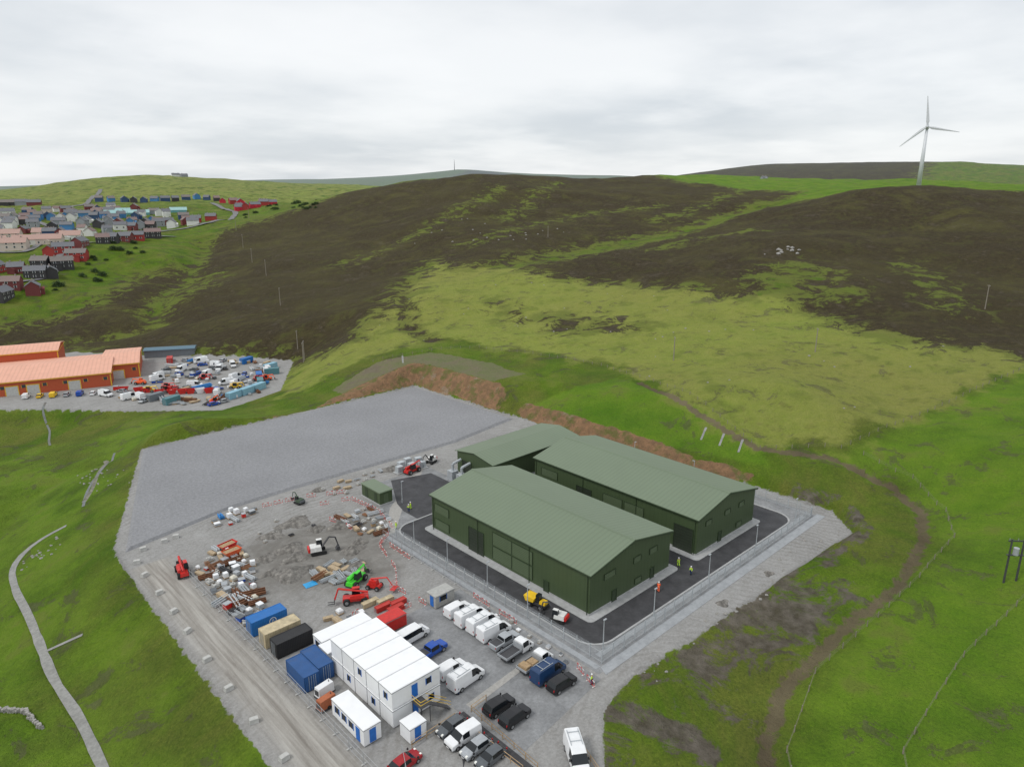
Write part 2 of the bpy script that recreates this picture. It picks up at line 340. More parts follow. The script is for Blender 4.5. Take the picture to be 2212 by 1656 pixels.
struct("access_yard",MB().extr([(.5,49.2),(18,49.2),(18,68),(8,71),(1.6,59),(.5,55)],-.05,.054),asph)
strip=M("paved_strip",(.31,.325,.34),.9,.1,.6,fine=.12)
struct("paved_strip",MB().extr([(-9.4,-11.4),(66.2,-10.8),(66.2,-9.0),(-8.6,-9.75)],-.05,.06),strip)
struct("paved_strip",MB().extr([(-9.5,-9.6),(-8.5,-9.6),(-8.4,47),(-9.4,47)],-.05,.064),strip)
struct("paved_strip",MB().extr([(-6.9,-8.2),(62.8,-8.0),(62.8,-7.1),(-6.9,-7.2)],-.05,.067),strip)
def kerbline(name,pts_,wd=.35,z=.16,close=True):
    mb=MB();n=len(pts_)
    for i in range(n if close else n-1):
        a=np.array(pts_[i]);b=np.array(pts_[(i+1)%n]);d=b-a;l=np.linalg.norm(d)
        if l<1e-6:continue
        d/=l;nn=np.array([-d[1],d[0]])*wd/2
        a=a-d*wd*.2;b=b+d*wd*.2
        mb.extr([tuple(a-nn),tuple(b-nn),tuple(b+nn),tuple(a+nn)],0,z+.0007*(i%5))
    return struct(name,mb,conc2)
kerbline("kerb",ring(-6.4,60.7,-6.8,49.2,4.2,0))
struct("pavement",MB().extr(ring(-1.4,24.3,-1.6,45,1,0),-.05,.15),conc2)
struct("pavement",MB().extr(ring(29,54,-2.4,45,1,0),-.05,.153),conc2)
struct("pavement",MB().extr(ring(21.6,54.5,48.9,64.4,.6,0),-.05,.156),conc2)
struct("car_park",MB().extr([(-30.5,-14),(-10.6,-11.5),(-10.4,21.5),(-28,21.5),(-29.8,12)],-.05,.02),greyg)
struct("walkway",MB().extr([(-28.5,-3.2),(-13.5,-1.7),(-13.5,-.7),(-28.5,-2)],-.05,.045),M("pale_path",(.34,.33,.31),.9,fine=.1))
struct("footway",MB().extr([(-36,-10.5),(-30.6,-2.8),(-29.6,-2.8),(-29.4,-17),(-30.6,-17),(-30.8,-6)],-.05,.045),asph)
struct("service_strip",MB().extr([(-9,48),(-6.8,47.5),(1,56),(20,73),(19,75),(-1,58)],-.05,.03),MATS["pale_path"])
def drape(name,line,wd,mat,lift=.12,step=2.5,kind="structure"):
    P=[];L=[np.array(p,float) for p in line]
    for i in range(len(L)-1):
        k=max(1,int(np.linalg.norm(L[i+1]-L[i])/step))
        for j in range(k):P.append(L[i]+(L[i+1]-L[i])*j/k)
    P.append(L[-1]);P=np.array(P)
    for _ in range(3):P[1:-1]=(P[:-2]+P[1:-1]*2+P[2:])/4
    T=np.gradient(P,axis=0);T/=np.linalg.norm(T,axis=1)[:,None];wv=wd*(.85+.3*np.array([vn(np.array([i*.7]),np.array([3.]),5)[0] for i in range(len(P))]))
    Nn=np.stack([-T[:,1],T[:,0]],-1)*wv[:,None]/2
    k=5;V=[]
    for c in np.linspace(-1,1,k):
        X=P+Nn*c;V.append(np.column_stack([X,height(X[:,0],X[:,1])]))
    V=np.array(V);V[:,:,2]=V[:,:,2].max(0)[None,:]*.5+V[:,:,2]*.5+lift;m_=len(P);mb=MB()
    mb.add(V.reshape(-1,3),[(a*m_+i,a*m_+i+1,(a+1)*m_+i+1,(a+1)*m_+i) for a in range(k-1) for i in range(m_-1)])
    o=mk(name,mb,mat,smooth=True);o["kind"]=kind;return o
pathm=M("path_gravel",(.25,.25,.235),.95,.12,.8,fine=.15)
drape("footpath",[(-54,112),(-59,114.5),(-64,111.5),(-66.5,105),(-67.6,90),(-67.6,75),(-68.5,53),(-67.5,40),(-67.8,24),(-68,0)],1.4,pathm,.06)
drape("footpath",[(-68,62),(-62.5,59.5)],.8,pathm,.05)
waterm=M("stream_water",(.11,.12,.11),.3,.35,1.5)
stony=M("stream_stones",(.17,.165,.125),.9,.5,1.2,fine=.35)
drape("stream_bank",[(-35,155),(-37,143),(-41,138),(-44,128),(-48,121)],1.5,stony,-.08)
drape("stream",[(-32,157),(-34,152),(-38,141),(-42,136),(-46,128),(-49,118)],.7,waterm,.06)
drape("stream",[(-34,240),(-37,231),(-38,215),(-41,202),(-42,194)],.7,waterm,.08)
roadm=M("village_road",(.17,.17,.17),.9)
drape("road",[(60,590),(114,633),(133,642),(154,645)],6,roadm,.6,8)
drape("road",[(100,668),(154,689),(183,700),(211,701),(250,750),(289,825),(300,930)],6,roadm,.6,8)
drape("road",[(0,610),(26,589),(50,640),(77,728),(69,824),(118,986),(183,1067),(260,1300)],6,roadm,.6,8)
drape("road",[(-30,520),(-8,497),(10,494),(28,518),(36,555),(60,590)],5,roadm,.5,6)
drape("road",[(77,728),(120,745),(165,758),(211,701)],5,roadm,.5,6)
for yy in (29,23.5,18): drape("drainage_strip",[(77.5,yy-1),(83,yy+1)],.6,pathm,.02,1)
drape("drainage_strip",[(64,146),(70,155)],.7,pathm,.02,1)
# ------------------------------------------------------------ sheds
wallm=M("green_cladding",(.056,.085,.037),.5,.04,.5,ribs=(1,1,0,1.0),ribh=.008,ribd=.93)
roofm=M("green_roof_sheet",(.150,.195,.126),.5,.03,.12,ribs=(0,1,0,1.0),ribh=.015,ribd=.90)
roofx=M("green_roof_sheet_cross",(.150,.195,.126),.5,.03,.12,ribs=(1,0,0,1.0),ribh=.015,ribd=.90)
louv=M("green_louvre",(.090,.127,.066),.5,.05,1,ribs=(0,0,1,.35),ribh=.03)
trimm=M("green_trim",(.03,.05,.022),.5)
doorm=M("dark_door",(.028,.038,.024),.5,ribs=(0,0,1,.6))
def shed(label,x0,y0,W,D,ev,rise,axis_,feats):
    root=thing("industrial_shed",label,"building",(x0,y0,.156))
    mb=MB();mb.box(0,W,0,D,0,.35);mk("plinth",mb,conc2,root)
    mb=MB()
    if axis_=='y':
        prof=[(0.02,.35),(W-.02,.35),(W-.02,ev),(W/2,ev+rise),(.02,ev)];mb.prof(prof,.02,D-.02)
    else:
        V=[(x,y,z) for x in (.02,W-.02) for y,z in ((.02,.35),(D-.02,.35),(D-.02,ev),(D/2,ev+rise),(.02,ev))]
        mb.add(V,[(0,1,2,3,4),(9,8,7,6,5)]+[(i,5+i,5+(i+1)%5,(i+1)%5) for i in range(5)])
    mk("wall",mb,wallm,root)
    mb=MB();o=.35;t=.14
    if axis_=='y':
        k=rise/(W/2);P_=[(-o,ev-o*k+.03),(W/2,ev+rise+.03),(W+o,ev-o*k+.03),(W+o,ev-o*k+.03+t),(W/2,ev+rise+.03+t),(-o,ev-o*k+.03+t)]
        mb.prof([P_[0],P_[1],P_[4],P_[5]],-o,D+o);mb.prof([P_[1],P_[2],P_[3],P_[4]],-o,D+o)
        rf=mk("roof",mb,roofm,root)
        mk("ridge_cap",MB().prof([(W/2-.4,ev+rise+t-.02),(W/2,ev+rise+t+.1),(W/2+.4,ev+rise+t-.02)],-o-.02,D+o+.02),roofx,rf)
        for xx in (-o-.16,W+o): mk("gutter",MB().box(xx,xx+.16,-o,D+o,ev-o*k-.05,ev-o*k+.12),trimm,rf)
        for yy in (-o-.1,D+o): mk("verge_trim",MB().prof([(-o,ev-o*k-.2),(W/2,ev+rise-.2),(W/2,ev+rise+.02),(-o,ev-o*k+.02)],yy,yy+.1).prof([(W/2,ev+rise-.2),(W+o,ev-o*k-.2),(W+o,ev-o*k+.02),(W/2,ev+rise+.02)],yy,yy+.1),trimm,rf)
        for yy in (.5,D*.33,D*.66,D-.5): mk("downpipe",MB().cyl((-.1,yy,0),(-.1,yy,ev-.1),.07,n=6),trimm,root)
    else:
        k=rise/(D/2)
        for s in (0,1):
            ya,yb=(-o,D/2) if s==0 else (D+o,D/2);za=ev-o*k+.03;zb=ev+rise+.03
            V=[(x,y,z+d) for x in (-o,W+o) for d in (0,t) for y,z in ((ya,za),(yb,zb))]
            mb.add(V,[(0,1,3,2),(4,6,7,5),(0,4,5,1),(2,3,7,6),(0,2,6,4),(1,5,7,3)])
        rf=mk("roof",mb,roofx,root)
        for yy in (-o-.16,D+o): mk("gutter",MB().box(-o,W+o,yy,yy+.16,ev-o*k-.05,ev-o*k+.12),trimm,rf)
    for face,a0,a1,z0,z1,ty in feats:
        nm={'l':'louvre','d':'door','w':'window','p':'door'}[ty];mt={'l':louv,'d':doorm,'w':louv,'p':trimm}[ty];g=.1
        def fb(a,b,c,d,p0,p1):
            return MB().box(-p1,-p0,a,b,c,d) if face=='W' else MB().box(a,b,-p1,-p0,c,d)
        pn=mk(nm,fb(a0,a1,z0,z1,-.02,.05),mt,root)
        fr=MB()
        for (a,b,c,d) in ((a0-g,a0,z0,z1+g),(a1,a1+g,z0,z1+g),(a0,a1,z1,z1+g)):
            m2=fb(a,b,c,d,-.02,.12);fr.add(m2.v,m2.f)
        mk("frame",fr,trimm,pn)
    return root
shed("long dark green gabled shed with louvres beside the fence",0,0,22.9,43.5,7.7,2.3,'y',
 [('W',37.8,42.4,4.4,6.2,'l'),('W',37.8,42.4,1.0,2.8,'l'),('W',27,31.4,.05,5.0,'d'),('W',19.1,24.3,.9,3.5,'l'),('W',13.6,18.9,.9,3.5,'l'),('W',19.1,24.3,3.8,6.4,'l'),('W',13.6,18.9,3.8,6.4,'l'),
 ('W',9.5,10.6,.05,2.2,'p'),('S',3.7,6.6,5.2,6.3,'w'),('S',11.8,13.8,5.2,6.3,'w'),('S',16.5,18.7,5.2,6.3,'w'),('S',6,7.1,.05,2.2,'p'),('S',12.4,14.2,.9,1.9,'w'),('S',17,18,.05,2.2,'p')])
shed("long dark green gabled shed with tall dark doors",30.5,-1,22,44.5,7.7,2.3,'y',
 [('W',.9,5.2,.05,5.2,'d'),('W',12.8,17.7,2.6,5.6,'l'),('W',18.4,23.5,2.6,5.6,'l'),('W',26.9,31.2,.05,5.0,'d'),('W',37.2,42.2,4.2,6.0,'l'),('W',12.8,17.7,.6,2.3,'l'),
 ('S',3,5,5.3,6.3,'w'),('S',10,12,5.3,6.3,'w'),('S',15.5,17.5,5.3,6.3,'w'),('S',8,9.1,.05,2.2,'p'),('S',15,17,.9,1.9,'w')])
shed("smaller low-pitched dark green shed behind the long sheds",23,50,30,13.5,5.9,1.1,'x',[('W',2,5,1.5,3.5,'l'),('W',8,11.5,.05,4,'d'),('S',3,6,2.5,4.5,'l')])
k=thing("substation_kiosk","small dark green flat-roofed kiosk on a grey plinth","building",(-1.9,60.5,.02))
mk("plinth",MB().box(-.2,3.5,-.2,7.8,0,.3),conc2,k);mk("wall",MB().box(0,3.3,0,7.6,.3,3.1),wallm,k);mk("roof",MB().box(-.2,3.5,-.2,7.8,3.1,3.3,t=.08),roofm,k)
mk("door",MB().box(-.06,0,1.2,2.4,.4,2.6),trimm,k);mk("door",MB().box(-.06,0,5,6.2,.4,2.6),trimm,k);mk("door",MB().box(1,2.2,-.06,0,.4,2.6),louv,k)
for (x,y,s) in ((19.5,61,1.2),(19.5,57.5,1.2),(20,53.5,.9)):
    d=thing("air_handling_duct","silver ducted air handling plant beside the small shed","plant",(x,y,.1),0,"plant beside the small shed")
    mb=MB();mb.box(-1,1,-1,1,0,2*s);mk("casing",mb,galv,d);mk("duct",MB().cyl((0,0,2*s),(0,0,3.4*s),.35).cyl((0,0,3.4*s),(2.6,0,3.8*s),.35),galv,d)
for (x,y) in ((16,73.5),(18.5,72.5),(14.5,76),(19.5,75.5),(12.5,73.8),(17.2,77)):
    d=thing("electrical_cabinet","grey steel electrical cabinet on a concrete slab","cabinet",(x,y,.03),random.uniform(-.2,.2),"cabinets waiting near the yard")
    mk("slab",MB().box(-1.3,1.3,-1.1,1.1,0,.2),conc2,d);mk("casing",MB().box(-.9,.9,-.7,.7,.2,1.7,t=.05),galv,d);mk("door",MB().box(-.8,0,-.74,-.7,.3,1.5),slvp,d)
# ------------------------------------------------------------ fences
def palisade(label,line,h=2.4):
    pal=MB();rail=MB();f=thing("palisade_fence",label,"fence",(0,0,0));p0=None
    for i in range(len(line)-1):
        a=np.array(line[i],float);b=np.array(line[i+1],float);d=b-a;l=np.linalg.norm(d);d/=l;nn=np.array([-d[1],d[0]])
        for j in range(int(l/2.75)+1):
            p=a+d*min(j*2.75,l)
            if p0 is None: p0=mk("post",MB().box(-.06,.06,-.06,.06,0,h),galv,f,loc=(*p,0))
            else: dup(p0,loc=(*p,0),parent=f)
        for z in (.4,2.0):
            rail.beam((*a,z),(*b,z),.035)
        for j in range(int(l/.24)):
            p=a+d*(j*.24+.1);q_=p+nn*.05;e=d*.026
            c=[q_-e,q_+e];pal.add([(*c[0],.08),(*c[1],.08),(*c[1],h+.05),(*q_,h+.2),(*c[0],h+.05)],[(0,1,2,3,4)])
    mk("rail",rail,galv,f);pl=mk("pales",pal,M("pale_galv",(.48,.51,.53),.45,metal=.1),f,fix=False);pl["kind"]="stuff"
    return f
palisade("long galvanised steel palisade fence along the asphalt road",[(-8,48),(-7.9,-9.3),(64,-8.7),(64.6,5),(63.5,40)])
def postfence(name,label,cat,line,mat,sp,h,rails,rr=.03,pr=.06,wiremat=None):
    rl=MB();f=thing(name,label,cat,(0,0,0));p0=None
    for i in range(len(line)-1):
        a=np.array(line[i],float);b=np.array(line[i+1],float);l=np.linalg.norm(b-a);k=max(1,int(l/sp));prev=None
        T=np.arange(k+1)/k;P=a+(b-a)*T[:,None];Z=height(P[:,0],P[:,1])
        for j in range(k+1):
            p=P[j];z=float(Z[j])
            if p0 is None: p0=mk("post",MB().cyl((0,0,-.2),(0,0,h),pr,n=5),mat,f,loc=(p[0],p[1],z))
            else: dup(p0,loc=(p[0],p[1],z),rot=random.uniform(0,3),parent=f)
            if prev is not None:
                for rz in rails: rl.cyl((prev[0],prev[1],prev[2]+rz),(p[0],p[1],z+rz),rr,n=3)
            prev=(p[0],p[1],z)
    mk("rail",rl,wiremat or mat,f);return f
wood=M("weathered_post",(.24,.21,.17),.9)
for ln in ([(230,-30),(179,-21),(126,-11),(91,-3),(81,13)],[(68,-35),(49,-35),(27,-33),(15,-32),(-2,-36),(-20,-48)],[(80,-56),(52,-50),(31,-47),(7,-47),(-20,-60)],[(92,-8),(90,-20),(80,-30),(68,-35)],[(81,13),(92,36),(102,64),(108,88),(96,140),(60,160)]):
    postfence("field_fence","wire field fence with weathered timber posts on grass","fence",ln,wood,3.5,1.1,(.4,.7,1.0),.012,.08)
for ln,lb in (([(-38.7,-3.4),(-31.5,-3.2),(-31,-16)],"beside the footway"),([(-29.4,-17),(-28.9,-3.6),(-26,-3.4)],"around the parked cars"),([(-22,-16),(-24.5,-23),(-28,-34)],"by the site entrance")):
    postfence("timber_handrail","timber post and rail fence "+lb,"fence",ln,timber,2,1.1,(.5,1.05),.05,.06)
meshm=M("mesh_panel",(.40,.41,.42),.5,metal=.3)
def heras(x0,y0,x1,y1,group="temporary mesh fence panels",mat=None):
    a=np.array((x0,y0));b=np.array((x1,y1));l=np.linalg.norm(b-a);k=max(1,int(round(l/3.5)));ang=math.atan2(*(b-a)[::-1]);L_=l/k
    base=None
    for j in range(k):
        p=a+(b-a)*j/k
        if base is None:
            base=thing("mesh_fence_panel","temporary steel mesh fence panel on a concrete foot","fence panel",(*p,.02),ang,group)
            fr=MB()
            for (c,d) in (((.05,0,.1),(.05,0,2)),((L_-.05,0,.1),(L_-.05,0,2)),((.05,0,2),(L_-.05,0,2)),((.05,0,.15),(L_-.05,0,.15)),((.05,0,1.1),(L_-.05,0,1.1))): fr.cyl(c,d,.03,n=4)
            for i in range(1,14): fr.cyl((L_*i/14,0,.15),(L_*i/14,0,2),.009,n=3)
            mk("frame",fr,mat or meshm,base);mk("foot",MB().box(-.1,.12,-.35,.35,0,.14),concrete,base)
        else: dup(base,loc=(*p,.02))
heras(-44.7,-12,-44.7,58);heras(-10.0,47,-10.0,20);heras(-40.5,-3.8,-44.6,-12)
# ------------------------------------------------------------ vehicles
def loft(secs,hw,belt,top):
    V=[]
    for x,zb,zt,k in secs:
        w=hw*k;bz=min(belt,zt-.1);wt=w*(top if zt>belt+.15 else .97)
        rg=[(x,w*.92,zb),(x,w,zb+.15),(x,w,bz),(x,wt,zt-.06),(x,wt-.1,zt)]
        V.append(rg+[(a,-b,c) for a,b,c in rg[::-1]])
    return V
def vehicle(kind,paint,loc,rot,label,cat="van",group="vehicles parked in the site car park"):
    W=1.0
    if kind=="van":
        S=[(2.65,.35,.75,.86),(2.6,.3,1.05,.94),(1.95,.3,1.3,1),(1.25,.3,2.15,1),(.9,.3,2.35,1),(.25,.3,2.4,1),(-2.55,.3,2.4,1),(-2.68,.35,2.25,.97)];bl=1.25;tp=.88
        gl={(2,4),(2,3),(2,5),(3,2),(3,6),(4,2),(4,6),(2,2),(2,6)};wb=(1.75,-1.65);wr=.36
    elif kind=="minibus":
        S=[(2.65,.35,.75,.86),(2.6,.3,1.05,.94),(1.95,.3,1.3,1),(1.25,.3,2.0,1),(.6,.3,2.05,1),(-.6,.3,2.05,1),(-1.7,.3,2.05,1),(-2.5,.3,2.05,1),(-2.68,.35,1.9,.97)];bl=1.2;tp=.88
        gl={(i,s) for i in (3,4,5,6) for s in (2,6)}|{(2,4),(2,3),(2,5)};wb=(1.75,-1.65);wr=.36
    elif kind=="small_van":
        S=[(2.2,.3,.7,.86),(2.1,.25,.95,.95),(1.25,.25,1.1,1),(.6,.25,1.72,1),(.2,.25,1.82,1),(-.4,.25,1.84,1),(-2.1,.25,1.82,1),(-2.22,.3,1.7,.96)];bl=1.05;tp=.86;W=.92
        gl={(2,4),(2,3),(2,5),(3,2),(3,6),(4,2),(4,6)};wb=(1.4,-1.35);wr=.32
    elif kind=="car":
        S=[(2.2,.3,.62,.84),(2.1,.22,.82,.94),(1.1,.22,.98,1),(.35,.22,1.45,1),(-.5,.22,1.5,1),(-1.5,.22,1.44,1),(-2.05,.25,1.0,.97),(-2.2,.3,.85,.9)];bl=.95;tp=.78;W=.9
        gl={(2,4),(2,3),(2,5),(3,2),(3,6),(4,2),(4,6),(5,4),(5,3),(5,5)};wb=(1.35,-1.3);wr=.32
    elif kind=="suv":
        S=[(2.35,.35,.75,.86),(2.25,.3,1.05,.95),(1.25,.3,1.18,1),(.6,.3,1.75,1),(-.5,.3,1.82,1),(-1.9,.3,1.78,1),(-2.3,.35,1.2,.97),(-2.4,.4,1.0,.93)];bl=1.12;tp=.82;W=.97
        gl={(2,4),(2,3),(2,5),(3,2),(3,6),(4,2),(4,6),(5,4),(5,3),(5,5)};wb=(1.45,-1.45);wr=.38
    elif kind=="pickup":
        S=[(2.65,.4,.8,.86),(2.55,.35,1.08,.95),(1.45,.35,1.18,1),(.85,.35,1.75,1),(0,.35,1.8,1),(-.75,.35,1.72,1),(-.85,.35,1.2,1),(-2.6,.38,1.2,1),(-2.68,.42,1.1,.97)];bl=1.12;tp=.82;W=.95
        gl={(2,4),(2,3),(2,5),(3,2),(3,6),(4,2),(4,6),(5,4)};wb=(1.65,-1.6);wr=.4
    else:
        S=[(3.1,.35,.8,.86),(3.05,.3,1.05,.94),(2.5,.3,1.3,1),(1.85,.3,2.1,1),(1.5,.3,2.2,1),(.6,.3,2.15,1),(.5,.4,2.05,1)];bl=1.25;tp=.88
        gl={(2,4),(2,3),(2,5),(3,2),(3,6),(4,2),(4,6)};wb=(2.2,-1.7);wr=.36
    nm={"van":"parked_van","minibus":"parked_minibus","small_van":"parked_small_van","car":"parked_car","suv":"parked_car","pickup":"parked_pickup","flatbed":"flatbed_truck"}[kind]
    root=thing(nm,label,cat,(loc[0],loc[1],.03),rot,group)
    if kind in("van","minibus","small_van"): root.scale=(1.1,1.08,1.08)
    V=loft(S,W,bl,tp);body=MB();g=MB();allv=[p for r in V for p in r]
    bf=[];gf=[];k=10
    for i in range(len(V)-1):
        for s in range(10):
            f=(i*k+s,i*k+(s+1)%k,(i+1)*k+(s+1)%k,(i+1)*k+s);(gf if (i,s) in gl else bf).append(f)
    bf+=[tuple(range(k)),tuple(range((len(V)-1)*k,len(V)*k))[::-1]]
    body.add(allv,bf);g.add(allv,gf)
    mk("body",body,paint,root,fix=True);mk("window",g,glass,root,fix=True)
    fx=S[0][0]
    for s in (1,-1):
        mk("headlight",MB().box(fx-.35,fx-.02,s*W*.62-.17,s*W*.62+.17,.68,.86,t=.03),light,root)
        mk("tail_light",MB().box(S[-1][0]-.03,S[-1][0]+.1,s*W*.84-.07,s*W*.84+.07,.8,1.1),tail,root)
        mk("wing_mirror",MB().box(1.15 if kind!="flatbed" else 2,1.35 if kind!="flatbed" else 2.2,s*(W+.12)-.08,s*(W+.12)+.08,bl,bl+.25),blackp,root)
    mk("bumper",MB().box(fx-.2,fx+.06,-W*.8,W*.8,.32,.55),rubber,root)
    mk("number_plate",MB().box(fx+.06,fx+.08,-.26,.26,.4,.51),M("plate_white",(.7,.7,.7)),root)
    w0=None
    for x in wb:
        for s in (1,-1):
            if w0 is None:
                w0=mk("wheel",MB().cyl((0,-.11,0),(0,.11,0),wr,n=16),rubber,root,loc=(x,s*(W-.08),wr))
                mk("rim",MB().cyl((0,-.125,0),(0,.125,0),wr*.6,n=12),rimm,w0)
            else: dup(w0,loc=(x,s*(W-.08),wr),parent=root)
    if kind=="pickup": mk("load_bed",MB().box(-2.5,-.95,-.78,.78,1.2,1.23),steel,root)
    if kind=="flatbed":
        mk("load_bed",MB().box(-3.1,.35,-1.02,1.02,.85,.98),steel,root)
        db=MB();db.box(-3.1,.35,-1.04,-.98,.98,1.35);db.box(-3.1,.35,.98,1.04,.98,1.35);db.box(-3.12,-3.06,-.98,.98,.98,1.35);db.box(.3,.36,-.98,.98,.98,1.9);mk("dropside",db,slvp,root)
        mk("chassis",MB().box(-3,.6,-.4,.4,.45,.85),steel,root)
    if kind=="van": mk("roof_rack",MB().box(-2.2,.2,-.7,-.64,2.42,2.5).box(-2.2,.2,.64,.7,2.42,2.5).box(-1.8,-1.72,-.7,.7,2.5,2.54).box(-.4,-.32,-.7,.7,2.5,2.54),galv,root)
    return root
e=lambda d:R(d)
vehicle("small_van",whitep,(-15.4,16),e(2),"white van with roof bars at the end of the parked row")
vehicle("van",whitep,(-15.2,12.6),e(-1),"large white van parked on grey gravel")
vehicle("van",whitep,(-15.0,9.9),e(1),"large white van parked on grey gravel")
vehicle("van",whitep,(-15.1,7.1),e(-2),"large white van parked on grey gravel")
vehicle("pickup",slvp,(-15.4,4.3),e(1),"grey pickup parked between a van and a flatbed","pickup truck")
f1=vehicle("flatbed",whitep,(-15.8,1.2),e(3),"white flatbed truck with an empty load bed","truck")
f2=vehicle("flatbed",whitep,(-15.7,-2.9),e(2),"white flatbed truck loaded with timber and gravel","truck")
mk("cargo",MB().box(-2.9,-1.6,-.9,.9,.98,1.6,t=.1).box(-1.4,.1,-.8,.8,.98,1.4,t=.15),timber,f2)
vehicle("van",navyp,(-15.9,-5.8),e(1),"dark blue van parked beside a flatbed")
vehicle("suv",blackp,(-16.1,-8.7),e(-2),"black car parked at the end of the row","car")
vehicle("minibus",whitep,(-25.4,15.3),e(4),"white minibus with dark side windows near the cabins","minibus")
vehicle("pickup",bluep,(-25.3,10.2),e(5),"bright blue pickup parked near the white cabins","pickup truck")
vehicle("small_van",whitep,(-25.8,4.6),e(2),"small white van parked beside a larger one")
vehicle("van",whitep,(-25.6,1.5),e(4),"large white van parked near the cabin steps")
vehicle("suv",blackp,(-25.8,-5.9),e(0),"black estate car parked inside the timber rail","car")
vehicle("suv",blackp,(-25.6,-8.9),e(2),"black estate car parked inside the timber rail","car")
vehicle("car",greyp,(-33.0,-4.4),e(182),"grey car parked beside the timber rail","car")
vehicle("small_van",whitep,(-33.1,-6.9),e(178),"small white van parked beside a grey car")
vehicle("car",slvp,(-33.0,-9.4),e(181),"silver grey car parked beside a small van","car")
vehicle("car",greyp,(-32.7,-11.9),e(183),"dark grey car at the end of the row","car")
vehicle("car",dredp,(-41.0,-5.2),e(5),"dark red car parked by the white cabin","car")
vehicle("van",whitep,(-24.8,-19.3),e(236),"white van stopped at the site entrance")
# ------------------------------------------------------------ containers and cabins
def container(paint,x0,y0,L_,Wd,h,label,alongx=True,name="shipping_container",cat="container",logo=False):
    c=thing(name,label,cat,(x0,y0,.03))
    X,Y=(L_,Wd) if alongx else (Wd,L_)
    mk("shell",MB().box(0.03,X-.03,0.03,Y-.03,.12,h-.04),paint,c)
    fr=MB()
    for a in (0,X-.12):
        for b in (0,Y-.12): fr.box(a,a+.12,b,b+.12,0,h)
    for b in (0,Y-.1):
        fr.box(.12,X-.12,b,b+.1,h-.1,h-.003);fr.box(.12,X-.12,b,b+.1,.05,.2)
    for a in (0,X-.1):
        fr.box(a,a+.1,.12,Y-.12,h-.1,h-.006);fr.box(a,a+.1,.12,Y-.12,.05,.2)
    mk("corner_frame",fr,paint,c)
    if alongx:
        for s in (0,1): mk("door",MB().box(-.03,.03,.15+s*(Y-.3)/2,.13+(s+1)*(Y-.3)/2,.22,h-.15),paint,c)
        lk=MB()
        for s in (.3,.45,.6,.72): lk.cyl((-.07,Y*s,.2),(-.07,Y*s,h-.15),.03,n=5)
        mk("lock_rod",lk,galv,c)
    else:
        for s in (0,1): mk("door",MB().box(.15+s*(X-.3)/2,.13+(s+1)*(X-.3)/2,-.03,.03,.22,h-.15),paint,c)
        lk=MB()
        for s in (.3,.45,.6,.72): lk.cyl((X*s,-.07,.2),(X*s,-.07,h-.15),.03,n=5)
        mk("lock_rod",lk,galv,c)
    if logo:
        mb=MB();n_=20
        for i in range(n_):
            a=2*math.pi*i/n_;b=2*math.pi*(i+1)/n_;r0,r1=.62,.5
            mb.add([(3.5+r0*math.cos(a),-.005,1.5+r0*math.sin(a)),(3.5+r0*math.cos(b),-.005,1.5+r0*math.sin(b)),(3.5+r1*math.cos(b),-.005,1.5+r1*math.sin(b)),(3.5+r1*math.cos(a),-.005,1.5+r1*math.sin(a))],[(0,1,2,3)])
        mb.box(3.35,3.42,-.01,0,1.2,1.8);mb.box(3.42,3.7,-.01,0,1.2,1.27);mb.box(3.6,3.67,-.01,0,1.35,1.8)
        mk("emblem",mb,whitep,c,fix=False)
    return c
def cm(n,col,dirt=.15,var=.08): return M(n,col,.5,var,1,ribs=(1,1,0,.28),ribh=.04,dirt=dirt)
cblue=cm("container_blue",(.012,.15,.46));cnavy=cm("container_navy",(.015,.085,.26));ccream=cm("container_cream",(.56,.47,.30),.5,.2);cblack=cm("container_black",(.014,.014,.016),.08)
cred=cm("container_red",(.5,.03,.02));cteal=cm("container_teal",(.08,.22,.25),.3);clight=cm("container_light_blue",(.25,.48,.6),.2)
cwhite=cm("container_white",(.7,.72,.72),.15);cgrey=cm("container_grey",(.16,.18,.2))
container(cblue,-43.7,33.2,6.0,2.44,2.6,"bright blue shipping container with a white round emblem",logo=True)
container(ccream,-43.5,28.8,6.0,2.44,2.6,"rust-streaked cream shipping container",)
container(cblack,-43.3,25.2,6.0,2.44,2.6,"black shipping container beside a cream one")
container(cnavy,-43.9,15.4,5.6,2.44,2.6,"dark blue shipping container beside its twin",False)
container(cnavy,-41.35,15.9,5.6,2.44,2.6,"dark blue shipping container touching the white cabin",False)
cabm=M("cabin_white",(.80,.81,.82),.45,.03,1,dirt=.10);cabr=M("cabin_roof_white",(.84,.85,.86),.5,.02,.7,dirt=.04);bluedoor=M("cabin_blue",(.015,.14,.50),.5)
seamm=M("seam_grey",(.22,.23,.24),.7)
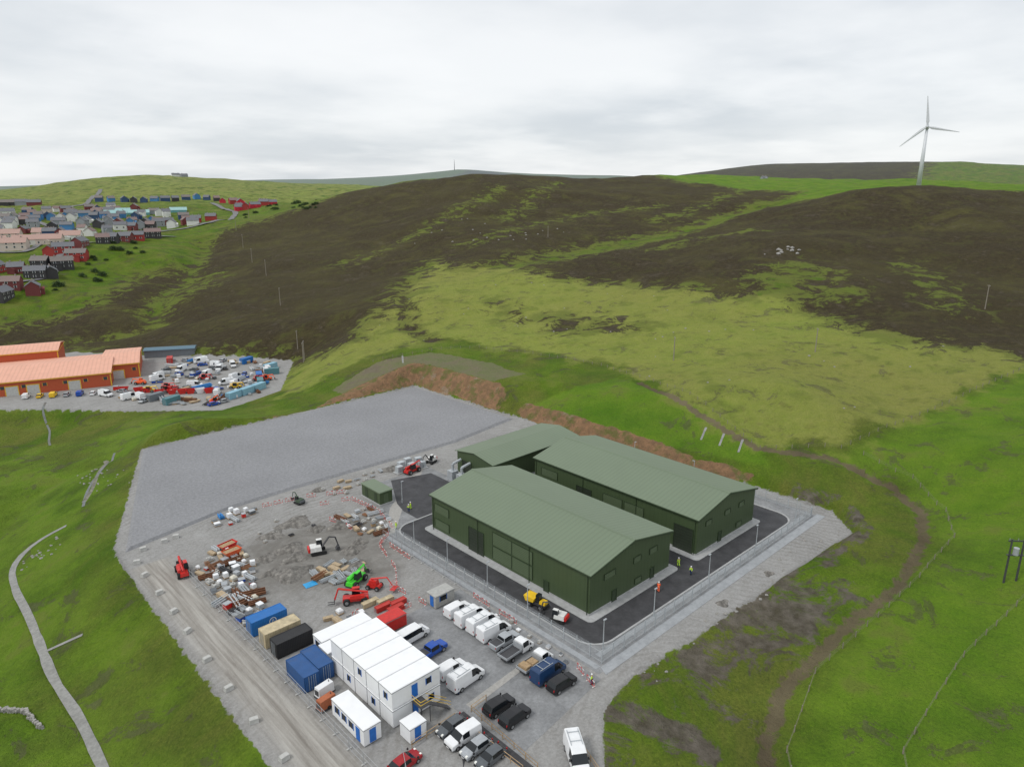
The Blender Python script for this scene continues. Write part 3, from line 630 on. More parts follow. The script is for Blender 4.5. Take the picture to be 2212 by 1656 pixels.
def cabin(name,label,x0,y0,X,Y,h,z=0,doors=(),wins=(),paint=None):
    c=thing(name,label,"cabin",(x0,y0,.03+z));paint=paint or cabm
    mk("wall",MB().box(0.05,X-.05,0.05,Y-.05,.15,h-.1),paint,c);mk("roof",MB().box(0,X,0,Y,h-.1,h,t=.05),cabr if paint is cabm else paint,c)
    mk("roof_edge",MB().box(-.02,X+.02,-.02,Y+.02,h-.2,h-.103),seamm,c)
    ft=MB()
    for a in (.2,X-.5):
        for b in (.2,Y-.5): ft.box(a,a+.3,b,b+.3,0,.15)
    mk("foot",ft,concrete,c)
    def fb(f,a,b,c0,d,p):
        return {'W':MB().box(-p+.02,.06,a,b,c0,d),'S':MB().box(a,b,-p+.02,.06,c0,d)}[f]
    for f,a in doors: mk("door",fb(f,a,a+.95,.25,2.25,.03),bluedoor,c)
    for f,a,b in wins:
        wn=mk("window",fb(f,a,b,1.15,2.05,.02),glass,c);mk("frame",fb(f,a-.08,a,1.07,2.13,.05),bluedoor,wn);mk("frame",fb(f,b,b+.08,1.07,2.13,.05),bluedoor,wn)
    return c
for lv in (0,1):
    for i in range(5):
        y=1.0+i*3.22
        dn=[];wn=[]
        if lv==0 and i in (1,3): wn=[('W',1.2,1.9)]
        if lv==1 and i in (0,2): wn=[('W',1.2,1.9)]
        if i==0: dn=[('S',3.2)];wn+= [('S',6.0,6.8)] if lv==0 else [('S',5.6,6.4)]
        cabin("site_cabin","white modular site cabin, %s of a stacked block"%("upper storey" if lv else "ground floor"),-38.6,y,8.0,3.12,2.85,lv*2.86,dn,wn)["group"]="stacked white cabin block"
st=thing("access_stair","steel access stair with yellow handrails beside the stacked cabins","stair",(-35.6,-.35,0))
mb=MB();mb.box(0,1.6,-.9,1.2,2.8,2.88)
for i in range(12): mb.box(1.6+i*.28,1.9+i*.28,-.9,.1,2.6-i*.22,2.65-i*.22)
for a in ((.05,-.85),(1.5,-.85),(.05,1.1),(1.5,1.1)): mb.box(a[0],a[0]+.08,a[1],a[1]+.08,0,2.8)
mk("tread",mb,steel,st);mb=MB()
for z in (3.4,3.9): mb.cyl((0,-.9,z),(1.6,-.9,z),.035,n=5);mb.cyl((1.6,-.9,z),(5,-.9,z-2.6),.035,n=5);mb.cyl((0,-.9,z),(0,1.2,z),.035,n=5);mb.cyl((1.6,.12,z),(5,.12,z-2.6),.035,n=5)
mk("handrail",mb,yelp,st)
cabin("site_cabin","long white site cabin with blue doors and windows",-43.2,.8,2.7,8.2,2.7,0,[('S',.9),('W',1.0)],[('W',2.6,3.6),('W',4.4,5.4),('W',6.2,7.2)])
cabin("site_cabin","white site cabin behind the stacked block",-38.7,17.9,10,2.9,2.7,0,[],[('W',.9,2.0)])
cabin("site_cabin","white single-storey cabin with blue windows",-38.0,21.0,9,2.9,2.7,0,[('S',7)],[('W',.9,2.0)])
cabin("welfare_unit","small red site store with white trim",-27.9,19,4.2,2.6,2.3,0,[],[('W',.8,1.6)],paint=redp)
cabin("welfare_unit","small square white unit by the cabin steps",-38.6,-2.9,2.7,2.4,2.4,0,[('S',.8)],[])
cabin("site_office_hut","small grey timber hut beside the barriers",-17.6,19.3,4.2,2.6,2.4,0,[('W',.6)],[('S',1,2.4)],paint=M("hut_grey",(.38,.38,.36)))
def genset(x,y,paint,label):
    g=thing("generator",label,"generator",(x,y,.03),R(8));mk("skid",MB().box(-1.4,1.4,-.65,.65,.1,.3),steel,g)
    mk("housing",MB().box(-1.3,1.3,-.6,.6,.3,1.7,t=.08),paint,g);mk("grille",MB().box(-1.33,-1.28,-.4,.4,.6,1.4),steel,g);mk("exhaust",MB().cyl((.8,0,1.7),(.8,0,2.0),.06),steel,g)
    for s in(.62,-.62): mk("wheel",MB().cyl((0,s-.08,.28),(0,s+.08,.28),.28,n=12),rubber,g)
genset(-41.9,13.4,whitep,"white towable generator beside the blue containers");genset(-43.0,10.9,M("rust_orange",(.4,.12,.05),.7,dirt=.3),"rusty orange fuel bowser on the ground")
# ------------------------------------------------------------ plant machinery
def wheels(root,xs,ys,r,wd):
    w0=None
    for x in xs:
        for y in ys:
            if w0 is None:
                w0=mk("wheel",MB().cyl((0,-wd/2,0),(0,wd/2,0),r,n=16),rubber,root,loc=(x,y,r));mk("rim",MB().cyl((0,-wd/2-.02,0),(0,wd/2+.02,0),r*.5,n=10),rimm,w0)
            else: dup(w0,loc=(x,y,r),parent=root)
def telehandler(x,y,rot,paint,label,up=.12):
    t=thing("telehandler",label,"telehandler",(x,y,.03),rot)
    mk("chassis",MB().box(-2.3,2.2,-.75,.75,.55,1.2,t=.1),paint,t);wheels(t,(-1.5,1.5),(-.95,.95),.6,.45)
    cb=mk("cab",MB().box(-.9,.6,-.95,-.1,1.2,2.45,t=.12),glass,t);mk("cab_roof",MB().box(-.8,.5,-.85,-.2,2.45,2.53),paint,cb)
    mk("engine_cover",MB().box(-1.6,.9,.35,1.0,1.1,1.7,t=.08),paint,t)
    z=lambda xx:1.75+(xx+2.2)*up
    mk("boom",MB().cyl((-2.2,.1,z(-2.2)),(2.8,.1,z(2.8)),.22,n=4).cyl((2.8,.1,z(2.8)),(3.5,.1,.9),.13,n=4),paint,t)
    fk=MB().box(3.5,3.6,-.5,.6,.3,1.1)
    for s in (-.35,.35): fk.box(3.6,4.7,s,s+.12,.3,.38)
    mk("fork",fk,steel,t)
telehandler(-23,36,R(25),greenp,"bright green telehandler among stacked materials");telehandler(14.8,71.6,R(10),redp,"red telehandler parked by the asphalt yard");telehandler(-44.9,61,R(80),redp,"red tractor unit stopped on the haul road")
telehandler(-26.3,30.8,R(150),redp,"red telehandler beside the green one",.25)
def excavator(x,y,rot,paint,label,s=1.0):
    t=thing("excavator",label,"excavator",(x,y,.03),rot);t.scale=(s,s,s)
    for q_ in (-.95,.95):
        mk("track",MB().prof([(-1.5,.15),(-1.2,0),(1.2,0),(1.5,.15),(1.5,.55),(1.2,.7),(-1.2,.7),(-1.5,.55)],q_-.22,q_+.22),rubber,t)
    mk("undercarriage",MB().box(-.7,.7,-.75,.75,.3,.75),steel,t);mk("house",MB().box(-1.6,.6,-1.05,1.05,.8,1.7,t=.1),paint,t)
    c=mk("cab",MB().box(-.3,.95,.1,1.0,1.1,2.6,t=.12),glass,t);mk("cab_roof",MB().box(-.22,.85,.2,.9,2.6,2.68),paint,c)
    mk("counterweight",MB().box(-2.0,-1.6,-1,1,.8,1.5,t=.05),redp if paint is wredx else greyp,t)
    mk("boom",MB().cyl((.6,-.3,1.2),(2.2,-.3,3.2),.2,.17,4).cyl((2.2,-.3,3.2),(3.4,-.3,2.9),.17,.14,4),steel if paint is wredx else paint,t)
    mk("dipper",MB().cyl((3.4,-.3,2.9),(3.9,-.3,1.0),.15,.1,4),steel if paint is wredx else paint,t)
    mk("bucket",MB().prof([(3.7,1.0),(4.1,.95),(4.2,.4),(3.8,.15),(3.3,.4),(3.5,.6)],-.8,.2),steel,t)
wredx=M("excavator_white",(.7,.7,.68),.4,dirt=.2)
excavator(-22.6,50.8,R(-20),wredx,"white and red excavator on the muddy ground");excavator(22.2,73.6,R(200),wredx,"white excavator beside the small shed",.9)
excavator(-14.6,74.4,R(100),M("excavator_dark",(.05,.08,.05)),"small dark green excavator near the gravel pad",.7);excavator(-4.5,2.9,R(110),wredx,"white and red excavator on the asphalt road",.85)
d=thing("site_dumper","yellow site dumper on the asphalt road","dumper",(-4.1,8.2,.05),R(100))
mk("skip",MB().prof([(.3,1.0),(1.9,.9),(2.3,1.8),(.1,1.7)],-.95,.95),yelp,d);mk("chassis",MB().box(-1.9,1.4,-.6,.6,.5,.95),steel,d);mk("engine_cover",MB().box(-1.9,-.7,-.6,.6,.95,1.5,t=.1),yelp,d);mk("cab",MB().box(-.7,.1,-.5,.5,.95,2.4,t=.06),glass,d);wheels(d,(-1.2,1.1),(-.85,.85),.5,.4)
b=thing("boom_lift","red articulated boom lift folded on its wheels","boom lift",(-21.5,32.3,.03),R(-60))
mk("chassis",MB().box(-1.3,1.3,-.7,.7,.4,.9,t=.08),redp,b);wheels(b,(-.9,.9),(-.85,.85),.42,.3);mk("turret",MB().box(-.9,.7,-.6,.6,.95,1.7,t=.1),redp,b)
mk("boom",MB().cyl((-.6,0,1.8),(2.6,0,2.6),.16,n=4).cyl((2.6,0,2.6),(3.6,0,1.2),.12,n=4),redp,b)
mb=MB()
for z in (.7,1.2,1.7):
    for a,c in (((3.4,-.8),(4.3,-.8)),((4.3,-.8),(4.3,.8)),((4.3,.8),(3.4,.8)),((3.4,.8),(3.4,-.8))): mb.cyl((*a,z),(*c,z),.03,n=4)
mk("basket",mb.box(3.4,4.3,-.8,.8,.62,.7),redp,b)
# ------------------------------------------------------------ small site items
def skip(x,y,rot,paint,label,group=None,fill=True,z=.03):
    s=thing("waste_skip",label,"skip",(x,y,z),rot,group)
    mk("hopper",MB().add([(-1,-.8,0),(1,-.8,0),(1,.8,0),(-1,.8,0),(-1.7,-.9,1.2),(1.7,-.9,1.2),(1.7,.9,1.2),(-1.7,.9,1.2)],[(0,3,2,1),(0,1,5,4),(1,2,6,5),(2,3,7,6),(3,0,4,7)]),paint,s,fix=False)
    mk("rim",MB().box(-1.75,1.75,-.95,-.88,1.15,1.25).box(-1.75,1.75,.88,.95,1.15,1.25).box(-1.75,-1.68,-.88,.88,1.15,1.25).box(1.68,1.75,-.88,.88,1.15,1.25),paint,s)
    if fill: mk("waste",MB().box(-1.6,1.6,-.85,.85,.9,1.12,t=.2),timber,s)
    return s
skip(-35,64.6,.2,redp,"red waste skip heaped with timber offcuts");skip(-35.4,61.6,.1,M("orange_paint",(.6,.10,.03)),"orange red waste skip beside another")
def pallet(x,y,rot,kind,label,z=.03,group="materials stacked on the storage ground"):
    names={"pipes":"pipe_bundle","timber":"timber_stack","blocks":"block_pallet","bag":"bulk_bag","box":"storage_box","frame":"steel_frame_stack","tank":"plastic_tank"}
    p=thing(names[kind],label,{"pipes":"pipes","timber":"timber","blocks":"blocks","bag":"bag","box":"box","frame":"steelwork","tank":"tank"}[kind],(x,y,z),rot,group)
    rr=random.random
    if kind=="pipes":
        m_=random.choice([galv,M("pipe_blue",(.03,.2,.5)),M("pipe_grey",(.45,.47,.48)),rust]);mb=MB();L_=random.uniform(1.0,2.4)
        for a in range(4):
            for b_ in range(2+(a%2)): mb.cyl((-L_,a*.3-.45,.25+b_*.28),(L_,a*.3-.45,.25+b_*.28),.13,n=7)
        mk("pipe",mb,m_,p);mk("bearer",MB().box(-.8,-.65,-.7,.7,0,.12).box(.65,.8,-.7,.7,0,.12),timber,p)
    else:
        mk("bearer",MB().box(-.6,.6,-.5,-.4,0,.1).box(-.6,.6,.4,.5,0,.1).box(-.6,.6,-.05,.05,0,.1).box(-.62,.62,-.52,.52,.1,.14),timber,p)
        if kind=="timber":
            mb=MB();h=random.randint(2,5)
            for i in range(h): mb.box(-1.2+rr()*.2,1.0+rr()*.3,-.5,.5,.15+i*.13,.27+i*.13)
            mk("board",mb,M("timber_light",(.40,.31,.2),.8,.25,4),p)
        elif kind=="blocks":
            mb=MB()
            for i in range(4):
                for j in range(3):
                    for k_ in range(2+int(rr()*2)): mb.box(-.58+i*.29,-.31+i*.29,-.48+j*.33,-.17+j*.33,.15+k_*.24,.38+k_*.24)
            mk("block",mb,concrete,p)
        elif kind=="bag": mk("sack",MB().box(-.45,.45,-.45,.45,.15,.65,t=-.06).box(-.5,.5,-.5,.5,.66,.95,t=.25),random.choice([whitep,M("bag_cream",(.6,.57,.48))]),p)
        elif kind=="box":
            h=random.uniform(.5,1.1);mk("casing",MB().box(-.6,.6,-.5,.5,.15,h,t=.02),random.choice([redp,bluep,whitep,slvp,greyp,timber,galv,slvp]),p);mk("lid",MB().box(-.64,.64,-.54,.54,h,h+.08,t=.03),random.choice([greyp,whitep,slvp,slvp]),p)
        elif kind=="tank":
            mk("bottle",MB().box(-.5,.5,-.45,.45,.18,1.1,t=.03),whitep,p);mb=MB()
            for z_ in (.3,.6,.9): mb.box(-.55,.55,-.52,-.49,z_,z_+.03).box(-.55,.55,.49,.52,z_,z_+.03)
            mk("cage",mb,galv,p)
        else:
            mb=MB();L_=random.uniform(1,2)
            for i in range(6): 
                o_=rr()*.5;mb.box(-L_+o_,L_-rr()*.4,-.6+i*.22,-.5+i*.22,.15+rr()*.2,.3+rr()*.3+.1)
            mk("member",mb,random.choice([galv,galv,steel,M("rusty2",(.25,.12,.06))]),p)
    return p
LAB={"pipes":"bundle of pipes lying on timber bearers","timber":"stack of sawn timber boards on the ground","blocks":"pallet of grey concrete blocks","bag":"filled pale bulk bag on a pallet","box":"lidded storage box on a timber pallet","frame":"loose steel sections stacked on a pallet","tank":"white caged plastic tank on a pallet"}
def scatter(poly,nn,kinds,zf=None,group="materials stacked on the storage ground",md=1.8,sc=1.0):
    P=np.array(poly);lo=P.min(0);hi=P.max(0);pl=[];tries=0
    while len(pl)<nn and tries<9000:
        tries+=1;x=random.uniform(lo[0],hi[0]);y=random.uniform(lo[1],hi[1])
        if sdist(np.array([[x,y]]),poly)[0]>-.3:continue
        if any((x-a)**2+(y-b_)**2<md*md for a,b_ in pl):continue
        pl.append((x,y));k_=random.choice(kinds);p=pallet(x,y,random.choice([0,1.57])+random.uniform(-.35,.35),k_,LAB[k_],.03 if zf is None else zf,group);s=sc*random.uniform(.75,1.1);p.scale=(s,s,s)
scatter([(-43,61),(-37,66),(-33,63),(-33.5,54),(-38,45),(-39.5,36.5),(-43.6,36.5),(-43.8,50)],95,["pipes","box","timber","frame","frame","box","tank","bag","blocks","pipes"],md=1.4)
scatter([(-29,81.5),(-22,79),(-23,75.5),(-31,74),(-34,77)],12,["box","tank","box","pipes"],group="materials beside the gravel pad",md=1.7)
scatter([(-28,44),(-24,46),(-19,44),(-19,38),(-26,37.6)],22,["frame","pipes","frame","timber"],group="scrap steel beside the telehandler",md=1.5)
scatter([(-12,62),(-3,62),(-4,52),(-9,48.5),(-14,52)],30,["timber","blocks","pipes","bag","box","frame"],group="materials beside the asphalt yard",md=1.7,sc=.8)
scatter([(0,73),(10,76),(12,79),(-8,79),(-6,70)],14,["timber","pipes","blocks","frame"],group="materials behind the kiosk",md=2,sc=.8)
scatter([(-34,30),(-28,30.5),(-26,24),(-35,24.5)],8,["bag","box","blocks","timber"],group="materials behind the containers")
scatter([(-12,16),(-10.2,16),(-10.2,-6),(-12,-6)],9,["box","blocks","bag"],group="materials along the mesh fence",md=1.8,sc=.55)
scatter([(-30,70),(-16,72),(-15,60),(-30,60)],8,["blocks","frame"],group="materials beside the gravel pad",md=3,sc=.65)
for i,(x,y) in enumerate([(-22.7,23.8),(-21.4,25.0),(-24,25.6),(-22.7,27),(-25,28.2)]):
    container([cred,cred,cred,ccream,ccream][i],x-1.5,y-.5,3.0,1.0,.9,["low red steel box beside stacked timber","low red steel box beside stacked timber","low red steel box beside stacked timber","low tan crate beside red steel boxes","low tan crate beside red steel boxes"][i],True,"steel_box","box")
tarp=MB();tarp.add([(-1.2,-.9,.05),(1.1,-1,.05),(1.3,.8,.06),(-1,.9,.05),(0,0,.35)],[(0,1,4),(1,2,4),(2,3,4),(3,0,4)])
tag(mk("tarpaulin",tarp,M("tarp_blue",(.03,.3,.6),.5),loc=(-29.4,41.4,.03)),"crumpled bright blue tarpaulin on the mud","tarpaulin")
def heap(x,y,r_,h,mat,label,z=0):
    mb=MB();n_=22;V=[(0,0,h)];F_=[]
    for j in range(1,6):
        for i in range(n_):
            a=2*math.pi*i/n_;rr=r_*j/5*(1+.25*math.sin(3*a+x)+random.uniform(-.08,.08));V.append((rr*math.cos(a),rr*math.sin(a)*.75,h*(1-(j/5)**1.3)+random.uniform(-.1,.1)*(j<5)-(.1 if j==5 else 0)))
    for i in range(n_):F_.append((0,1+i,1+(i+1)%n_))
    for j in range(4):
        for i in range(n_): a=1+j*n_+i;b_=1+j*n_+(i+1)%n_;F_.append((a,a+n_,b_+n_,b_))
    mb.add(V,F_);return tag(mk("rubble_heap",mb,mat,loc=(x,y,z),smooth=True),label,"heap","heaps of spoil on the site")
rub=M("spoil",(.175,.165,.15),.95,.4,1.2,bump=.2,bscale=4,fine=.35)
for x,y,r_,h in ((-30,47,3.8,1.3),(-27,52,2.8,1.0),(-26,56,3.2,1.2),(-31,56,2.6,.7),(-14,58,2.5,1.3),(-18,60,2,.9),(-20,41,3,.9),(-17,47,2.6,1.0),(-14.5,49,2,.8),(-20,66,4,.8),(-26,64,3,.6),(12,77,3,.7),(-8,78,2,.6),(-33,50,2,.6),(20,-13.3,1.4,.4),(35,-14,1.2,.4)):
    heap(x,y,r_,h,rub,"low heap of grey brown spoil on bare ground")
bk=None
for x,y in [(-50.4,56.9),(-50.6,49.1),(-50.9,41.8),(-51.3,32.4),(-51.5,23.7),(-51.6,15),(-51.6,6.1),(-51.4,-3),(-51.4,-12),(-50.4,65),(-47.5,75.6),(-43.3,76.2),(-40.9,76.6),(-50,71)]:
    if bk is None: bk=tag(mk("concrete_block",MB().box(-.6,.6,-.4,.4,0,.7,t=.04),concrete,loc=(x,y,.02),rot=.1),"pale concrete edge block beside the haul road","concrete block","concrete blocks along the haul road")
    else: dup(bk,loc=(x,y,.02),rot=random.uniform(-.5,.5))
bredw=[M("barrier_red",(.60,.04,.03),.5),M("barrier_white",(.75,.75,.73),.5)]
def barrier_mesh():
    mb=MB()
    for i in range(4): mb.box(-1+i*.5,-.5+i*.5,-.02,.02,.88,1.0,i%2)
    mb.box(-1,1,-.02,.02,.15,.22,0)
    for x in (-1,-.33,.33,.94): mb.box(x,x+.05,-.02,.02,.22,.88,0)
    for x in (-.85,.75): mb.box(x,x+.1,-.25,.25,0,.08,1)
    return mb
br=None
def bline(line,skipp=.2):
    global br
    for i in range(len(line)-1):
        a=np.array(line[i],float);b_=np.array(line[i+1],float);l=np.linalg.norm(b_-a);k_=max(1,int(l/2.15));ang=math.atan2(*(b_-a)[::-1])
        for j in range(k_):
            if random.random()<skipp: continue
            p=a+(b_-a)*(j+.5)/k_
            if br is None: br=tag(mk("safety_barrier",barrier_mesh(),bredw,loc=(*p,.03),rot=ang),"red and white plastic pedestrian barrier on bare ground","barrier","red and white safety barriers")
            else: dup(br,loc=(*p,.03),rot=ang+random.uniform(-.1,.1))
bline([(-12,70),(-5,67.7),(-4,58),(-6.2,49),(-12.4,44.7),(-15.1,35),(-18.9,29),(-18,21),(-19.9,17.6)]);bline([(-12.4,44.7),(-10.8,46),(-11,36)]);bline([(-25.8,22.7),(-19.5,23)]);bline([(-27.4,27.5),(-35.6,25.4)]);bline([(-14,62),(-12,52)]);bline([(-22,78),(-12,76),(-4,72)],.4)
bline([(-11.2,-7),(-13,-12.5)]);bline([(-10.4,18),(-10.4,2)],.5);bline([(17,74),(21,77)])
lp=None
for x,y in [(-6.7,18.3),(-6.7,8),(-6.6,30),(-5,-7.2),(8,-7.4),(24.9,-7.4),(42,-7.5),(2.7,58.5),(-6.8,40.6),(59.6,-7.2),(62,20),(62,38)]:
    if lp is None:
        lp=thing("street_lamp","slim galvanised lamp post beside the asphalt road","street lamp",(x,y,.02),0,"lamp posts around the access road")
        mk("post",MB().cyl((0,0,0),(0,0,5.2),.10,.06,8).cyl((0,0,0),(0,0,1.1),.12,.12,8),galv,lp);mk("lantern",MB().box(-.12,.55,-.15,.15,5.2,5.3,t=.03),slvp,lp)
    else: dup(lp,loc=(x,y,.02),rot=random.choice([0,1.57,3.14]))
def person(x,y,rot,label,pose=0,jm=None):
    p=thing("person",label,"person",(x,y,.05),rot)
    def skm(name,V,E,Rr,mat,sub=1):
        me_=bpy.data.meshes.new(name);me_.from_pydata(V,E,[]);me_.materials.append(mat);o=bpy.data.objects.new(name,me_);COL.objects.link(o);o.parent=p
        o.modifiers.new("s",'SKIN')
        for i,r_ in enumerate(Rr): me_.skin_vertices[0].data[i].radius=r_
        me_.skin_vertices[0].data[0].use_root=True
        s=o.modifiers.new("u",'SUBSURF');s.levels=sub;s.render_levels=sub
    st_=.14 if pose==0 else .28;ln=0 if pose<2 else .25
    V=[(0,0,.93),(0,.1,.9),(st_*.6,.12,.5),(0,.12,.08),(.14,.12,.04),(0,-.1,.9),(-st_*.2,-.12,.5),(-st_,-.12,.08),(-st_+.14,-.12,.04),(ln*.4,0,1.2),(ln,0,1.43),(ln+.02,0,1.52),(ln+.03,0,1.64),(ln+.03,0,1.74),(ln,.2,1.4),(ln+.02,.27,1.13),(ln+.16,.26,.92),(ln+.2,.26,.84),(ln,-.2,1.4),(ln+.02,-.27,1.13),(ln+.14,-.26,.92),(ln+.18,-.26,.84)]
    E=[(0,1),(1,2),(2,3),(3,4),(0,5),(5,6),(6,7),(7,8),(0,9),(9,10),(10,11),(11,12),(12,13),(10,14),(14,15),(15,16),(16,17),(10,18),(18,19),(19,20),(20,21)]
    Rr=[(.15,.11)]+[(.1,.1),(.075,.075),(.05,.05),(.045,.035)]*2+[(.14,.1),(.15,.1),(.055,.055),(.1,.09),(.07,.07)]+[(.065,.065),(.045,.045),(.03,.03),(.03,.02)]*2
    skm("body",V,E,Rr,skin)
    idx=[0,9,10,14,15,16,18,19,20];mp={o:i for i,o in enumerate(idx)}
    skm("jacket",[V[i] for i in idx],[(mp[a],mp[b_]) for a,b_ in E if a in mp and b_ in mp],[(Rr[i][0]+.03,Rr[i][1]+.03) for i in idx],jm or hivis)
    idx=[0,1,2,3,5,6,7];mp={o:i for i,o in enumerate(idx)}
    skm("trousers",[V[i] for i in idx],[(mp[a],mp[b_]) for a,b_ in E if a in mp and b_ in mp],[(Rr[i][0]+.02,Rr[i][1]+.02) for i in idx],navyp if pose==0 else (jm or hivis))
    h=(ln+.03,0,1.68);mk("helmet",MB().cyl((h[0],0,h[2]),(h[0],0,h[2]+.09),.15,.12,12).cyl((h[0],0,h[2]+.09),(h[0],0,h[2]+.15),.12,.05,12),whitep,p)
    for s in (1,-1): mk("boot",MB().box((-.08 if s>0 else -st_-.08),(.2 if s>0 else -st_+.2),s*.12-.06,s*.12+.06,0,.12,t=.02),rubber,p)
for x,y,rt,po,jm in [(1.1,53.7,1,0,None),(2.2,54.5,2.5,1,None),(-5.6,48.8,0,1,None),(-12.5,-11.3,2,0,None),(25,-.8,1.2,1,None),(14.9,-3.4,.5,2,hiorange),(24,-4.2,3,0,None),(-28.1,.4,1.5,0,blackp)]:
    person(x,y,rt,("worker standing in a yellow hi-vis jacket and white helmet" if jm is None else "worker bending forward in orange hi-vis clothing" if po==2 else "person in dark clothing walking by the cabin steps"),po,jm)
# ------------------------------------------------------------ poles
polem=M("pole_timber",(.26,.23,.19),.9)
def pole(x,y,h,label,name="utility_pole",g="utility poles across the hillside",rot=0.0):
    z=hz(x,y);p=thing(name,label,"utility pole",(x,y,z),rot,g)
    mk("post",MB().cyl((0,0,-.5),(0,0,h),.2,.15,7),polem,p);mk("crossarm",MB().box(-.9,.9,-.06,.06,h-.45,h-.33),polem,p)
    for a in (-.8,0,.8): mk("insulator",MB().cyl((a,0,h-.33),(a,0,h-.1),.06,n=6),slvp,p)
for x,y,h in [(70,242,9),(61,219,9),(63,222,9),(95,310,10),(131,405,11),(150,470,11),(181,558,12),(208,635,13),(261,11,10),(127,71,8.5),(163,37,8.5),(250,700,12),(300,300,8)]:
    pole(x,y,h,"grey timber utility pole with a crossarm on the hillside",rot=.8)
z=hz(55,-47);p=thing("transformer_pole","twin dark timber poles carrying a grey transformer","utility pole",(55,-47,z),-.8)
mk("post",MB().cyl((-1,0,-.5),(-1,0,8),.18,.14,8),steel,p);mk("post",MB().cyl((1,0,-.5),(1,0,8),.18,.14,8),steel,p)
mk("crossarm",MB().box(-1.6,1.6,-.08,.08,7.6,7.8).box(-1.4,1.4,-.2,.2,5,5.15),steel,p);mk("transformer",MB().cyl((0,0,5.15),(0,0,6.4),.45,n=12),slvp,p)
for a in (-1.4,0,1.4): mk("insulator",MB().cyl((a,0,7.8),(a,0,8.15),.07,n=6),rimm,p)
tx,ty=585,148;tz=hz(tx,ty);t=thing("wind_turbine","white three-bladed wind turbine standing behind the heather hill","wind turbine",(tx,ty,tz),R(197.5))
tw=M("turbine_white",(.62,.64,.67),.4,.03);hub=46
mk("tower",MB().cyl((0,0,-2),(0,0,hub-1.2),1.9,1.0,20),tw,t,smooth=True)
mk("nacelle",MB().box(-3.2,1.8,-1.4,1.4,hub-1.5,hub+1.4,t=.4),tw,t);ro=mk("hub",MB().cyl((1.8,0,hub),(3.4,0,hub),1.4,.5,14),tw,t)
for a in (-7,102,-130):
    bl=MB();aa=R(a);dv=np.array([0,math.sin(aa),math.cos(aa)]);cv=np.array([0,math.cos(aa),-math.sin(aa)]);V=[];c0=np.array([2.7,0,hub])
    for s,ch in ((1,1.1),(4,2.3),(8,2.0),(15,1.3),(23.5,.45)):
        for k_,th in ((-.35,0),(0,.16),(.65,0),(0,-.16)): V.append(c0+dv*s+cv*ch*k_+np.array([th*ch,0,0]))
    bl.add(V,[(i*4+j,i*4+(j+1)%4,(i+1)*4+(j+1)%4,(i+1)*4+j) for i in range(4) for j in range(4)]+[(0,3,2,1),(16,17,18,19)]);mk("blade",bl,tw,ro,smooth=False)
zz=hz(2430,3060);m_=thing("radio_mast","slender radio mast on a distant ridge","mast",(2430,3060,zz));mk("lattice",MB().cyl((0,0,-5),(0,0,42),1.8,.9,5),steel,m_);mk("antenna",MB().cyl((0,0,42),(0,0,52),.6,n=5),steel,m_)
